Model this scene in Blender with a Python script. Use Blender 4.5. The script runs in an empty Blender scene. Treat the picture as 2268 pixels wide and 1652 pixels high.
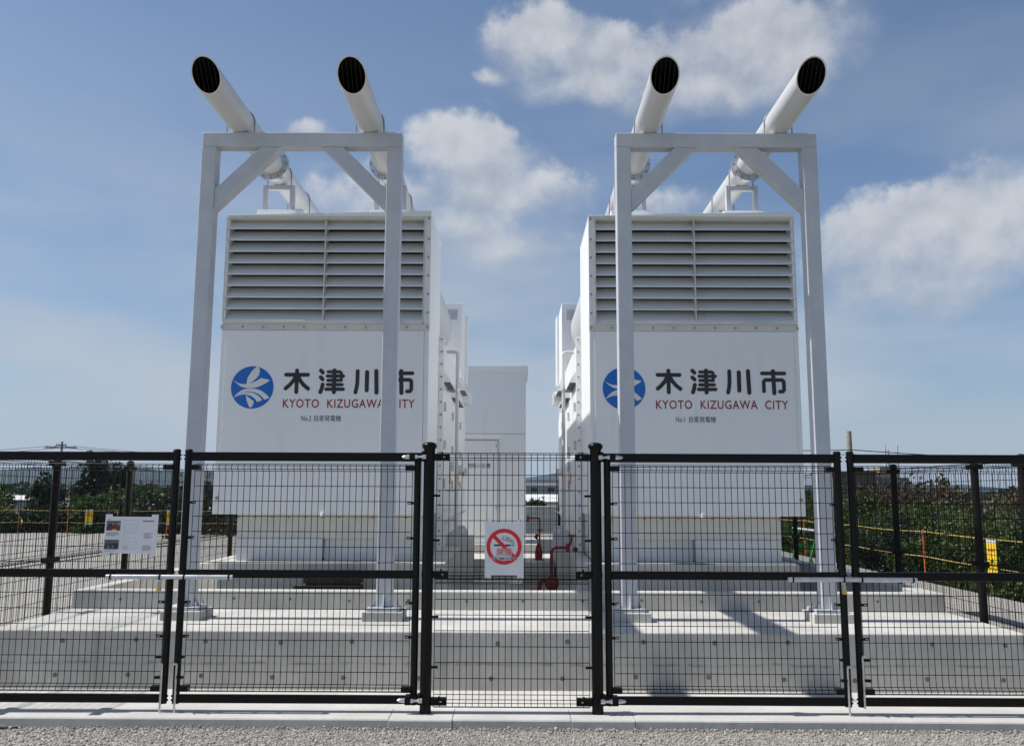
import bpy, bmesh, math, random
from mathutils import Vector, Matrix
random.seed(7)
SC = bpy.context.scene
COL = SC.collection
rad = math.radians

# ------------------------------------------------------------------ camera
cam_d = bpy.data.cameras.new('camera')
cam = bpy.data.objects.new('camera', cam_d)
COL.objects.link(cam)
cam_d.sensor_width = 36.0
cam_d.lens = 1930.0 / 2268.0 * 36.0
cam_d.clip_start = 0.05
cam_d.clip_end = 20000.0
CAM_Z = 1.675
cam.matrix_world = (Matrix.Translation((0, 0, CAM_Z)) @ Matrix.Rotation(rad(0.3), 4, 'Z')
                    @ Matrix.Rotation(rad(90 + 7.9), 4, 'X') @ Matrix.Rotation(rad(0.22), 4, 'Z'))
SC.camera = cam

# ------------------------------------------------------------------ sky and sun
SUN_VEC = Vector((-0.76, -0.010, 1.0)).normalized()
SUN_EL = math.asin(SUN_VEC.z)
SUN_AZ = math.atan2(SUN_VEC.x, SUN_VEC.y)
world = bpy.data.worlds.new('World')
SC.world = world
world.use_nodes = True


class NT:
    """small helper to wire nodes"""
    def __init__(s, tree):
        s.t = tree
        tree.nodes.clear()

    def n(s, typ, **kw):
        nd = s.t.nodes.new(typ)
        for k, v in kw.items():
            setattr(nd, k, v)
        return nd

    def lk(s, a, b):
        s.t.links.new(a, b)

    def val(s, sock, v):
        if hasattr(v, 'links') or isinstance(v, bpy.types.NodeSocket):
            s.lk(v, sock)
        else:
            sock.default_value = v

    def math(s, op, a, b=0.0, c=None, clamp=False):
        nd = s.n('ShaderNodeMath', operation=op, use_clamp=clamp)
        s.val(nd.inputs[0], a)
        s.val(nd.inputs[1], b)
        if c is not None:
            s.val(nd.inputs[2], c)
        return nd.outputs[0]

    def dot(s, a, b):
        nd = s.n('ShaderNodeVectorMath', operation='DOT_PRODUCT')
        s.val(nd.inputs[0], a)
        s.val(nd.inputs[1], b)
        return nd.outputs['Value']

    def vm(s, op, a, b):  # vector maths
        nd = s.n('ShaderNodeVectorMath', operation=op)
        s.val(nd.inputs[0], a)
        s.val(nd.inputs[1], b)
        return nd.outputs[0]

    def noise(s, vec, scale, detail=4.0, rough=0.5, dist=0.0):
        nd = s.n('ShaderNodeTexNoise')
        if vec is not None:
            s.lk(vec, nd.inputs['Vector'])
        nd.inputs['Scale'].default_value = scale
        nd.inputs['Detail'].default_value = detail
        nd.inputs['Roughness'].default_value = rough
        nd.inputs['Distortion'].default_value = dist
        return nd.outputs['Fac']

    def ramp(s, fac, stops):
        nd = s.n('ShaderNodeValToRGB')
        el = nd.color_ramp.elements
        while len(el) < len(stops):
            el.new(0.5)
        for e, (p, c) in zip(el, stops):
            e.position = p
            e.color = c if len(c) == 4 else (*c, 1)
        s.lk(fac, nd.inputs[0])
        return nd.outputs[0]

    def smooth(s, v, lo, hi, a=0.0, b=1.0):
        nd = s.n('ShaderNodeMapRange', interpolation_type='SMOOTHSTEP')
        s.val(nd.inputs[0], v)
        for i, x in zip((1, 2, 3, 4), (lo, hi, a, b)):
            nd.inputs[i].default_value = x
        return nd.outputs[0]

    def mix(s, f, a, b, blend='MIX'):
        nd = s.n('ShaderNodeMix', data_type='RGBA', blend_type=blend)
        s.val(nd.inputs[0], f)
        s.val(nd.inputs[6], a)
        s.val(nd.inputs[7], b)
        return nd.outputs[2]


CLOUD_DARK, CLOUD_LIT = 5.6, 8.0


def build_world():
    w = NT(world.node_tree)
    sky = w.n('ShaderNodeTexSky', sky_type='NISHITA')
    sky.sun_disc = False
    sky.sun_elevation = SUN_EL
    sky.sun_rotation = SUN_AZ
    sky.altitude = 60
    sky.air_density = 1.0
    sky.dust_density = 1.2
    sky.ozone_density = 1.6
    d = w.n('ShaderNodeTexCoord').outputs['Generated']
    # cumulus clouds: (azimuth from +Y to the right, elevation, half width, half height) in degrees
    clouds = [(1.6, 29.0, 3.0, 2.5), (8.8, 27.8, 6.8, 2.9), (17.0, 27.4, 5.6, 3.0), (12.0, 25.2, 6.0, 1.9), (5.0, 26.0, 3.8, 1.6),
              (-3.4, 21.3, 3.6, 2.6, -0.3), (0.8, 20.0, 4.8, 1.9, 0.0), (-9.6, 19.6, 4.6, 1.8, 0.2), (-3.5, 17.8, 4.6, 1.6, 0.3),
              (24.2, 15.2, 4.0, 2.9, -0.35), (29.5, 15.4, 5.2, 3.0, -0.3), (26.0, 12.8, 5.2, 2.0, 0.0), (28.8, 18.6, 2.2, 2.2, 0.5),
              (-14.6, 23.0, 2.3, 1.2, 0.75), (10.6, 18.4, 2.9, 1.9, 0.62), (-1.0, 16.2, 5.5, 1.6, 0.45), (13, 32.0, 4, 1.6, 0.7), (-1.6, 26.6, 1.6, 0.8, 0.7),
              (-52, 22, 6, 2.8), (-110, 26, 8, 3.4), (62, 22, 7, 3.0), (115, 18, 7, 2.8), (175, 24, 8, 3.2)]
    wob = w.n('ShaderNodeTexNoise')
    w.lk(d, wob.inputs['Vector'])
    wob.inputs['Scale'].default_value = 9.0
    wob.inputs['Detail'].default_value = 1.0
    wv = w.vm('MULTIPLY', w.vm('SUBTRACT', wob.outputs['Color'], (0.5, 0.5, 0.5)), (0.075, 0.075, 0.05))
    ws = w.n('ShaderNodeSeparateXYZ')
    w.lk(w.vm('ADD', d, wv), ws.inputs[0])
    cb = w.n('ShaderNodeCombineXYZ')
    w.lk(w.math('ARCTAN2', ws.outputs[0], ws.outputs[1]), cb.inputs[0])
    w.lk(w.math('ARCSINE', ws.outputs[2]), cb.inputs[1])
    sh = w.vm('ADD', cb.outputs[0], (rad(-0.5), rad(1.1), 0))
    q = q2 = None
    for az, el, a, b, *thin in clouds:
        for src in (0, 1):
            nd = w.n('ShaderNodeVectorMath', operation='MULTIPLY_ADD')
            w.lk(sh if src else cb.outputs[0], nd.inputs[0])
            nd.inputs[1].default_value = (math.cos(rad(el)) / rad(a), 1 / rad(b), 0)
            nd.inputs[2].default_value = (-rad(az) * math.cos(rad(el)) / rad(a), -rad(el) / rad(b), 0)
            m = w.dot(nd.outputs[0], nd.outputs[0])
            if thin:
                m = w.math('ADD', m, thin[0])
            if src:
                q2 = m if q2 is None else w.math('SMOOTH_MIN', q2, m, 0.5)
            else:
                q = m if q is None else w.math('SMOOTH_MIN', q, m, 0.5)
    top = w.math('SUBTRACT', q2, q)              # positive on the upper, sunward side of a cloud
    dens = w.math('MAXIMUM', w.math('SUBTRACT', 1.15, q), -1.5)
    n1 = w.noise(d, 16.0, 6.0, 0.60)
    n2 = w.noise(w.vm('ADD', d, (0.012, 0.0, -0.020)), 16.0, 2.0, 0.55)
    dn = w.math('ADD', w.math('MULTIPLY', dens, 0.62), w.math('MULTIPLY', w.math('SUBTRACT', n1, 0.5), 1.9))
    soft = w.math('MULTIPLY', w.smooth(dn, -0.35, 1.05), 0.86)
    crisp = w.math('MULTIPLY', w.smooth(dn, 0.0, 0.50), 0.84)
    alpha = w.n('ShaderNodeMix', data_type='FLOAT')
    w.lk(w.smooth(top, 0.0, 0.9), alpha.inputs[0])
    w.lk(soft, alpha.inputs[2])
    w.lk(crisp, alpha.inputs[3])
    alpha = alpha.outputs[0]
    # light side / shaded side of the cloud
    lit = w.smooth(w.math('ADD', w.math('MULTIPLY', w.math('SUBTRACT', n1, n2), 1.7), w.math('MULTIPLY', top, 0.32)), -0.55, 0.62)
    ccol = w.mix(lit, (CLOUD_DARK, CLOUD_DARK * 1.06, CLOUD_DARK * 1.15, 1), (CLOUD_LIT, CLOUD_LIT * 1.02, CLOUD_LIT * 1.06, 1))
    # thin veil, thicker towards the horizon
    sp = w.n('ShaderNodeSeparateXYZ')
    w.lk(d, sp.inputs[0])
    st = w.vm('MULTIPLY_ADD', d, (1.0, 1.0, 3.2))
    st.node.inputs[2].default_value = (0.9, 0.4, 0.0)
    nv = w.noise(st, 2.1, 4.0, 0.55)
    veil = w.math('MULTIPLY', w.smooth(nv, 0.30, 0.62, 0.22, 1.0), w.smooth(sp.outputs[2], 0.0, 0.55, 1.0, 0.10))
    veil = w.math('MAXIMUM', veil, w.smooth(sp.outputs[2], 0.0, 0.17, 0.92, 0.0))
    tint = w.mix(1.0, sky.outputs[0], (0.95, 1.13, 1.30, 1), 'MULTIPLY')
    base = w.mix(veil, tint, (5.9, 6.5, 7.25, 1))
    colr = w.mix(alpha, base, ccol)
    bg = w.n('ShaderNodeBackground')
    w.lk(colr, bg.inputs[0])
    bg.inputs[1].default_value = 0.077
    out = w.n('ShaderNodeOutputWorld')
    w.lk(bg.outputs[0], out.inputs[0])


build_world()
world.cycles.sampling_method = 'MANUAL'
world.cycles.sample_map_resolution = 512
sun_d = bpy.data.lights.new('sun', 'SUN')
sun_d.energy = 4.9
sun_d.angle = rad(0.53)
sun_d.color = (1.0, 0.965, 0.915)
sun = bpy.data.objects.new('sun', sun_d)
COL.objects.link(sun)
sun.rotation_euler = SUN_VEC.to_track_quat('Z', 'Y').to_euler()
sun.location = (-30, 0, 40)

SC.view_settings.view_transform = 'Standard'
SC.view_settings.look = 'None'
SC.view_settings.exposure = 0.13
SC.view_settings.gamma = 1.0
SC.view_settings.use_curve_mapping = False
SC.render.engine = 'CYCLES'
SC.cycles.use_denoising = True
SC.cycles.adaptive_threshold = 0.02
SC.cycles.max_bounces = 10
SC.cycles.diffuse_bounces = 7
SC.cycles.transparent_max_bounces = 8
SC.cycles.volume_bounces = 1

# ------------------------------------------------------------------ helpers
class MB:
    """collects shapes (world coordinates) into one mesh"""
    def __init__(s):
        s.v = []
        s.f = []

    def add(s, vs, fs):
        k = len(s.v)
        s.v += [tuple(p) for p in vs]
        s.f += [tuple(i + k for i in f) for f in fs]
        return s

    def box(s, x0, x1, y0, y1, z0, z1):
        x0, x1 = sorted((x0, x1)); y0, y1 = sorted((y0, y1)); z0, z1 = sorted((z0, z1))
        return s.add([(x0, y0, z0), (x1, y0, z0), (x1, y1, z0), (x0, y1, z0), (x0, y0, z1), (x1, y0, z1), (x1, y1, z1), (x0, y1, z1)],
                     [(0, 3, 2, 1), (4, 5, 6, 7), (0, 1, 5, 4), (1, 2, 6, 5), (2, 3, 7, 6), (3, 0, 4, 7)])

    def tube(s, pts, r, n=12, caps=True, radii=None):
        pts = [Vector(p) for p in pts]
        m = len(pts)
        dirs = []
        for i in range(m):
            a = pts[max(i - 1, 0)]; b = pts[min(i + 1, m - 1)]
            dirs.append((b - a).normalized())
        ref = Vector((0, 0, 1)) if abs(dirs[0].z) < 0.9 else Vector((1, 0, 0))
        u = dirs[0].cross(ref).normalized()
        vs = []
        for i in range(m):
            dd = dirs[i]
            u = (u - dd * u.dot(dd)).normalized()
            w = dd.cross(u)
            rr = radii[i] if radii else r
            if 0 < i < m - 1:
                c = (pts[i] - pts[i - 1]).normalized().dot(dd)
                rr = rr / max(c, 0.5)
                if radii: rr = radii[i]
            for k in range(n):
                t = 2 * math.pi * (k + 0.5) / n
                vs.append(pts[i] + u * (rr * math.cos(t)) + w * (rr * math.sin(t)))
        fs = []
        for i in range(m - 1):
            for k in range(n):
                a = i * n + k; b = i * n + (k + 1) % n
                fs.append((a, b, b + n, a + n))
        if caps:
            fs.append(tuple(range(n - 1, -1, -1)))
            fs.append(tuple((m - 1) * n + k for k in range(n)))
        return s.add(vs, fs)

    def lathe(s, c, prof, n=16):
        """profile [(radius, z)] about a vertical axis at c=(x,y,z)"""
        vs = []
        for r, z in prof:
            for k in range(n):
                t = 2 * math.pi * k / n
                vs.append((c[0] + r * math.cos(t), c[1] + r * math.sin(t), c[2] + z))
        fs = []
        for i in range(len(prof) - 1):
            for k in range(n):
                a = i * n + k; b = i * n + (k + 1) % n
                fs.append((a, b, b + n, a + n))
        fs.append(tuple(range(n - 1, -1, -1)))
        fs.append(tuple((len(prof) - 1) * n + k for k in range(n)))
        return s.add(vs, fs)

    def prism_xz(s, poly, y0, y1):
        """polygon in X,Z extruded along Y"""
        n = len(poly)
        if sum(poly[i][0] * poly[(i + 1) % n][1] - poly[(i + 1) % n][0] * poly[i][1] for i in range(n)) < 0:
            poly = poly[::-1]
        vs = [(x, y0, z) for x, z in poly] + [(x, y1, z) for x, z in poly]
        fs = [tuple(range(n)), tuple(range(2 * n - 1, n - 1, -1))]
        for i in range(n):
            j = (i + 1) % n
            fs.append((i, i + n, j + n, j))
        return s.add(vs, fs)

    def prism_yz(s, poly, x0, x1):
        n = len(poly)
        if sum(poly[i][0] * poly[(i + 1) % n][1] - poly[(i + 1) % n][0] * poly[i][1] for i in range(n)) < 0:
            poly = poly[::-1]
        x0, x1 = sorted((x0, x1))
        vs = [(x1, y, z) for y, z in poly] + [(x0, y, z) for y, z in poly]
        fs = [tuple(range(n)), tuple(range(2 * n - 1, n - 1, -1))]
        for i in range(n):
            j = (i + 1) % n
            fs.append((i, i + n, j + n, j))
        return s.add(vs, fs)

    def face_xz(s, poly, y):
        """flat polygon facing the viewer side (-Y)"""
        n = len(poly)
        if sum(poly[i][0] * poly[(i + 1) % n][1] - poly[(i + 1) % n][0] * poly[i][1] for i in range(n)) < 0:
            poly = poly[::-1]
        return s.add([(x, y, z) for x, z in poly], [tuple(range(n))])

    def disc_y(s, x, y, z, r, n=12, t=0.01):
        return s.tube([(x, y, z), (x, y - t, z)], r, n)


def build(name, mb, mat, parent=None, origin=(0, 0, 0), smooth=False, bevel=0.0, seg=2, tri=False):
    o3 = Vector(parent.location) if parent is not None and parent.get('_root') else Vector(origin)
    if parent is not None and not parent.get('_root'):
        p = parent
        o3 = Vector((0, 0, 0))
        while p is not None:
            o3 += Vector(p.location)
            p = p.parent
    me = bpy.data.meshes.new(name)
    me.from_pydata([tuple(Vector(p) - o3) for p in mb.v], [], mb.f)
    me.update()
    if tri:
        b = bmesh.new(); b.from_mesh(me)
        bmesh.ops.triangulate(b, faces=b.faces[:]); b.to_mesh(me); b.free()
    if smooth:
        me.shade_smooth()
        me.set_sharp_from_angle(angle=rad(38))
    o = bpy.data.objects.new(name, me)
    COL.objects.link(o)
    if parent is not None:
        o.parent = parent
    else:
        o.location = o3
    if mat is not None:
        me.materials.append(mat)
    if bevel:
        m = o.modifiers.new('bevel', 'BEVEL')
        m.width = bevel; m.segments = seg; m.limit_method = 'ANGLE'; m.angle_limit = rad(40)
        m.harden_normals = False
    return o


def thing(name, label, cat, loc=(0, 0, 0), group=None):
    o = bpy.data.objects.new(name, None)
    o.empty_display_size = 0.1
    COL.objects.link(o)
    o.location = loc
    o['label'] = label
    o['category'] = cat
    o['_root'] = 1
    if group:
        o['group'] = group
    return o


def tag(o, label, cat, group=None, kind=None):
    o['label'] = label
    o['category'] = cat
    if group: o['group'] = group
    if kind: o['kind'] = kind
    return o


def structure(o):
    o['kind'] = 'structure'
    return o


def stuff(o):
    o['kind'] = 'stuff'
    return o


def copies(proto, spots, parent):
    """copies of a part that share its mesh; spots are offsets"""
    for dx, dy, dz in spots:
        c = proto.copy()
        COL.objects.link(c)
        c.parent = parent
        c.location = Vector(proto.location) + Vector((dx, dy, dz))


def catmull(pts, k=6, closed=False):
    P = [Vector((p[0], p[1], 0)) for p in pts]
    out = []
    n = len(P)
    for i in range(n - 1):
        p0 = P[max(i - 1, 0)]; p1 = P[i]; p2 = P[i + 1]; p3 = P[min(i + 2, n - 1)]
        for j in range(k):
            t = j / k
            q = 0.5 * ((2 * p1) + (-p0 + p2) * t + (2 * p0 - 5 * p1 + 4 * p2 - p3) * t * t + (-p0 + 3 * p1 - 3 * p2 + p3) * t ** 3)
            out.append((q.x, q.y))
    out.append((P[-1].x, P[-1].y))
    return out


def text_mb(body, x0, x1, zb, zt, y, spacing=1.0, bold=0.0):
    """flat lettering fitted into the box x0..x1, zb..zt on a plane facing -Y"""
    cu = bpy.data.curves.new('lettering', 'FONT')
    cu.body = body
    cu.size = 1.0
    cu.resolution_u = 3
    cu.space_character = spacing
    cu.offset = bold
    o = bpy.data.objects.new('lettering', cu)
    COL.objects.link(o)
    bpy.context.view_layer.update()
    me = bpy.data.meshes.new_from_object(o.evaluated_get(bpy.context.evaluated_depsgraph_get()))
    xs = [v.co.x for v in me.vertices]; ys = [v.co.y for v in me.vertices]
    ax, bx, ay, by = min(xs), max(xs), min(ys), max(ys)
    mb = MB()
    mb.add([(x0 + (v.co.x - ax) / (bx - ax) * (x1 - x0), y, zb + (v.co.y - ay) / (by - ay) * (zt - zb)) for v in me.vertices],
           [tuple(p.vertices) for p in me.polygons])
    bpy.data.objects.remove(o)
    bpy.data.curves.remove(cu)
    bpy.data.meshes.remove(me)
    return mb


# ------------------------------------------------------------------ materials
def pbsdf(name):
    m = bpy.data.materials.new(name)
    m.use_nodes = True
    t = NT(m.node_tree)
    b = t.n('ShaderNodeBsdfPrincipled')
    out = t.n('ShaderNodeOutputMaterial')
    t.lk(b.outputs[0], out.inputs[0])
    return m, t, b


def simple(name, col, rough=0.5, metal=0.0, var=0.0, vscale=3.0, bump=0.0, bscale=60.0, coat=0.0, spec=0.5):
    m, t, b = pbsdf(name)
    b.inputs['Roughness'].default_value = rough
    b.inputs['Metallic'].default_value = metal
    b.inputs['Specular IOR Level'].default_value = spec
    b.inputs['Coat Weight'].default_value = coat
    if var:
        geo = t.n('ShaderNodeNewGeometry').outputs['Position']
        n = t.noise(geo, vscale, 6, 0.6)
        f = t.smooth(n, 0.3, 0.7)
        a = tuple(c * (1 - var) for c in col) + (1,)
        bb = tuple(min(1, c * (1 + var)) for c in col) + (1,)
        t.lk(t.mix(f, a, bb), b.inputs['Base Color'])
        t.lk(t.math('ADD', rough - 0.08, t.math('MULTIPLY', n, 0.16)), b.inputs['Roughness'])
    else:
        b.inputs['Base Color'].default_value = (*col, 1)
    if bump:
        geo = t.n('ShaderNodeNewGeometry').outputs['Position']
        bp = t.n('ShaderNodeBump')
        bp.inputs['Strength'].default_value = bump
        bp.inputs['Distance'].default_value = 0.004
        t.lk(t.noise(geo, bscale, 4, 0.6), bp.inputs['Height'])
        t.lk(bp.outputs[0], b.inputs['Normal'])
    return m


def white_paint(name, col=(0.80, 0.81, 0.80), rough=0.32):
    """painted sheet steel with faint dust runs"""
    m, t, b = pbsdf(name)
    geo = t.n('ShaderNodeNewGeometry').outputs['Position']
    n1 = t.noise(t.vm('MULTIPLY', geo, (9, 9, 0.7)), 1.0, 6, 0.6)
    n2 = t.noise(geo, 2.1, 5, 0.55)
    f = t.math('MULTIPLY', t.smooth(n1, 0.5, 0.85), t.smooth(n2, 0.4, 0.7))
    dirt = t.mix(t.math('MULTIPLY', f, 0.40), (*col, 1), (0.56, 0.53, 0.47, 1))
    t.lk(dirt, b.inputs['Base Color'])
    t.lk(t.math('ADD', rough, t.math('MULTIPLY', n2, 0.14)), b.inputs['Roughness'])
    bp = t.n('ShaderNodeBump')
    bp.inputs['Strength'].default_value = 0.25
    bp.inputs['Distance'].default_value = 0.02
    t.lk(t.noise(geo, 1.6, 2, 0.5), bp.inputs['Height'])
    t.lk(bp.outputs[0], b.inputs['Normal'])
    return m


def concrete(name, light, dark, stain=0.5, pour=None):
    m, t, b = pbsdf(name)
    geo = t.n('ShaderNodeNewGeometry').outputs['Position']
    nor = t.n('ShaderNodeNewGeometry').outputs['Normal']
    sp = t.n('ShaderNodeSeparateXYZ'); t.lk(nor, sp.inputs[0])
    n1 = t.noise(geo, 1.3, 8, 0.62)
    n2 = t.noise(geo, 26, 6, 0.7)
    c = t.mix(t.smooth(n1, 0.3, 0.72), (*dark, 1), (*light, 1))
    c = t.mix(t.math('MULTIPLY', t.smooth(n2, 0.42, 0.75), 0.28), c, (*[x * 0.72 for x in dark], 1))
    # vertical runs on upright faces
    runs = t.noise(t.vm('MULTIPLY', geo, (7, 7, 0.35)), 1.0, 6, 0.65)
    side = t.math('SUBTRACT', 1.0, t.math('ABSOLUTE', sp.outputs[2]), clamp=True)
    c = t.mix(t.math('MULTIPLY', t.math('MULTIPLY', t.smooth(runs, 0.5, 0.75), side), stain), c, (*[x * 0.66 for x in dark], 1))
    # sparse pin holes
    vo = t.n('ShaderNodeTexVoronoi'); vo.inputs['Scale'].default_value = 22
    t.lk(geo, vo.inputs['Vector'])
    hole = t.math('MULTIPLY', t.smooth(vo.outputs['Distance'], 0.05, 0.11, 1, 0), 0.35)
    c = t.mix(hole, c, (0.2, 0.19, 0.18, 1))
    if pour is not None:      # pour line and form joints left on the cast face
        ps = t.n('ShaderNodeSeparateXYZ'); t.lk(geo, ps.inputs[0])
        wv = t.math('MULTIPLY', t.math('SUBTRACT', t.noise(geo, 3.0, 5, 0.65), 0.5), 0.05)
        band = t.math('ABSOLUTE', t.math('SUBTRACT', t.math('ADD', ps.outputs[2], wv), pour))
        bf = t.math('MULTIPLY', t.smooth(band, 0.002, 0.020, 1, 0), t.smooth(t.noise(geo, 9.0, 6, 0.7), 0.42, 0.62, 0.1, 0.75))
        low = t.math('MULTIPLY', t.smooth(ps.outputs[2], pour - 0.02, pour + 0.02, 0.14, 0.0), side)
        fr = t.math('ABSOLUTE', t.math('SUBTRACT', t.math('FRACT', t.math('MULTIPLY', t.math('ADD', ps.outputs[0], 10.37), 1 / 1.8)), 0.5))
        ln = t.math('MULTIPLY', t.smooth(fr, 0.0, 0.0022, 0.5, 0.0), side)
        c = t.mix(t.math('MULTIPLY', bf, side), c, (0.20, 0.19, 0.17, 1))
        c = t.mix(low, c, (0.48, 0.45, 0.39, 1))
        c = t.mix(ln, c, (0.22, 0.21, 0.2, 1))
    t.lk(c, b.inputs['Base Color'])
    b.inputs['Roughness'].default_value = 0.88
    bp = t.n('ShaderNodeBump'); bp.inputs['Strength'].default_value = 0.5; bp.inputs['Distance'].default_value = 0.006
    t.lk(t.math('ADD', t.noise(geo, 45, 6, 0.7), t.math('MULTIPLY', n1, 0.8)), bp.inputs['Height'])
    t.lk(bp.outputs[0], b.inputs['Normal'])
    return m


def gravel_mat(name, scale=48.0, cols=((0.19, 0.178, 0.16), (0.33, 0.312, 0.278), (0.45, 0.43, 0.39)), bump=1.0):
    m, t, b = pbsdf(name)
    geo = t.n('ShaderNodeNewGeometry').outputs['Position']
    vo = t.n('ShaderNodeTexVoronoi'); vo.inputs['Scale'].default_value = scale
    t.lk(geo, vo.inputs['Vector'])
    sp = t.n('ShaderNodeSeparateColor'); t.lk(vo.outputs['Color'], sp.inputs[0])
    c = t.ramp(sp.outputs[0], [(0.0, cols[0]), (0.5, cols[1]), (1.0, cols[2])])
    big = t.noise(geo, 0.5, 6, 0.6)
    c = t.mix(t.math('MULTIPLY', t.smooth(big, 0.35, 0.7), 0.35), c, (0.40, 0.385, 0.355, 1))
    c = t.mix(t.smooth(vo.outputs['Distance'], 0.3, 0.75, 0, 0.35), c, (0.20, 0.185, 0.16, 1))  # darker between stones: crevice shade put into the colour
    t.lk(c, b.inputs['Base Color'])
    b.inputs['Roughness'].default_value = 0.95
    bp = t.n('ShaderNodeBump'); bp.inputs['Strength'].default_value = bump; bp.inputs['Distance'].default_value = 0.012
    t.lk(t.math('SUBTRACT', 1.0, vo.outputs['Distance']), bp.inputs['Height'])
    t.lk(bp.outputs[0], b.inputs['Normal'])
    return m


def leaf_mat(name, a, b2, trans=0.35):
    m, t, b = pbsdf(name)
    oi = t.n('ShaderNodeObjectInfo').outputs['Random']
    geo = t.n('ShaderNodeNewGeometry')
    f = t.noise(geo.outputs['Position'], 2.2, 3, 0.6)
    rnd = geo.outputs['Random Per Island']
    k = t.math('ADD', t.math('MULTIPLY', t.math('POWER', rnd, 2.6), 0.85), t.math('MULTIPLY', t.math('SUBTRACT', f, 0.42), 1.1), clamp=True)
    c = t.mix(k, (*a, 1), (*b2, 1))
    c = t.mix(t.math('MULTIPLY', oi, 0.35), c, (*[x * 0.6 for x in a], 1))
    t.lk(c, b.inputs['Base Color'])
    b.inputs['Roughness'].default_value = 0.48
    tr = t.n('ShaderNodeBsdfTranslucent')
    t.lk(c, tr.inputs[0])
    mx = t.n('ShaderNodeMixShader')
    mx.inputs[0].default_value = trans
    t.lk(b.outputs[0], mx.inputs[1]); t.lk(tr.outputs[0], mx.inputs[2])
    out = [n for n in t.t.nodes if n.type == 'OUTPUT_MATERIAL'][0]
    t.lk(mx.outputs[0], out.inputs[0])
    return m


M_WHITE = white_paint('white_paint', (0.85, 0.86, 0.86))
M_WHITE2 = white_paint('white_paint_satin', (0.76, 0.765, 0.75), 0.42)
M_PIPE = white_paint('pipe_paint', (0.585, 0.585, 0.575), 0.27)
M_CREAM = simple('cream_trim', (0.66, 0.645, 0.59), 0.5, var=0.05, vscale=4)
M_GALV = simple('galvanised_steel', (0.52, 0.54, 0.575), 0.42, 0.0, var=0.05, vscale=5, bump=0.08, bscale=20)
M_ZINC = simple('bright_zinc', (0.60, 0.61, 0.62), 0.30, 0.85, var=0.1, vscale=14)
M_BOLT = simple('bolt_steel', (0.36, 0.36, 0.36), 0.4, 0.6)
M_DARK = simple('soot_black', (0.004, 0.004, 0.004), 0.9, spec=0.1)
M_SOOTBAR = simple('sooted_bar', (0.016, 0.014, 0.013), 0.7, spec=0.2)
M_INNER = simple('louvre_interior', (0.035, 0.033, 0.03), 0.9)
M_BLACK = simple('black_powder_coat', (0.0035, 0.0035, 0.004), 0.30, spec=0.22)
M_WIRE = simple('black_wire_coat', (0.003, 0.003, 0.0034), 0.45, spec=0.15)
M_BROWN = simple('dark_brown_coat', (0.009, 0.0065, 0.006), 0.5, spec=0.2)
M_CONC = concrete('concrete_formed', (0.57, 0.555, 0.515), (0.44, 0.428, 0.398))
M_SLAB = concrete('concrete_slab', (0.57, 0.555, 0.515), (0.43, 0.418, 0.388), 0.6, 0.215)
M_CONC2 = concrete('concrete_apron', (0.60, 0.585, 0.55), (0.49, 0.475, 0.445))
M_CONC3 = concrete('concrete_kerb', (0.58, 0.565, 0.53), (0.46, 0.45, 0.42))
M_PLUG = simple('mortar_plug', (0.17, 0.165, 0.155), 0.95, var=0.2, vscale=40)
M_GRAVEL = gravel_mat('gravel')
M_GRAVEL_S = gravel_mat('gravel_bed', 70.0)
M_RED = simple('red_oxide_paint', (0.23, 0.022, 0.018), 0.5, var=0.2, vscale=12)
M_REDHI = simple('red_handwheel', (0.45, 0.03, 0.02), 0.45)
M_ORANGE = simple('orange_paint', (0.62, 0.13, 0.03), 0.55)
M_TAGOR = simple('orange_tag', (0.85, 0.33, 0.03), 0.5)
M_BRASS = simple('brass', (0.62, 0.43, 0.14), 0.32, 0.9)
M_PAPER = simple('laminated_paper', (0.76, 0.765, 0.80), 0.4, var=0.03, vscale=5)
M_SIGNRED = simple('sign_red', (0.72, 0.018, 0.025), 0.35)
M_INK = simple('ink_black', (0.022, 0.021, 0.023), 0.4)
M_INKGREY = simple('ink_grey', (0.25, 0.25, 0.27), 0.4)
M_INKLIGHT = simple('ink_light_grey', (0.46, 0.465, 0.49), 0.4)
M_MAROON = simple('maroon_lettering', (0.30, 0.013, 0.03), 0.4)
M_BLUE = simple('emblem_blue', (0.003, 0.14, 0.52), 0.35)
M_YELLOW = simple('yellow_sign', (0.82, 0.55, 0.015), 0.45)
M_ROPE = simple('yellow_black_rope', (0.46, 0.32, 0.07), 0.8, var=0.5, vscale=9)
M_GREEN = simple('green_barrier', (0.015, 0.26, 0.06), 0.45)
M_WOODPOLE = simple('weathered_concrete_pole', (0.30, 0.275, 0.235), 0.9, var=0.2, vscale=3)
M_BARK = simple('bark', (0.075, 0.055, 0.04), 0.95, var=0.3, vscale=9)
M_GROUND = simple('field_ground', (0.075, 0.085, 0.035), 0.95, var=0.4, vscale=0.05)
M_LEAF = leaf_mat('leaf_green', (0.024, 0.056, 0.011), (0.15, 0.23, 0.04))
M_LEAF_Y = leaf_mat('leaf_yellowish', (0.045, 0.075, 0.014), (0.20, 0.24, 0.06))
M_LEAF_D = leaf_mat('leaf_dark', (0.012, 0.030, 0.011), (0.055, 0.095, 0.026), 0.25)
M_LEAF_B = leaf_mat('leaf_brownish', (0.07, 0.052, 0.024), (0.17, 0.125, 0.065))
M_HILL = simple('forest_hill', (0.018, 0.030, 0.020), 0.95, var=0.35, vscale=0.02)
M_HOUSE = simple('house_wall', (0.36, 0.35, 0.34), 0.85, var=0.12, vscale=0.05)
M_ROOF = simple('grey_roof', (0.14, 0.14, 0.15), 0.7, var=0.3, vscale=0.03)
M_ROOFW = simple('white_roof', (0.74, 0.74, 0.74), 0.6)
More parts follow.
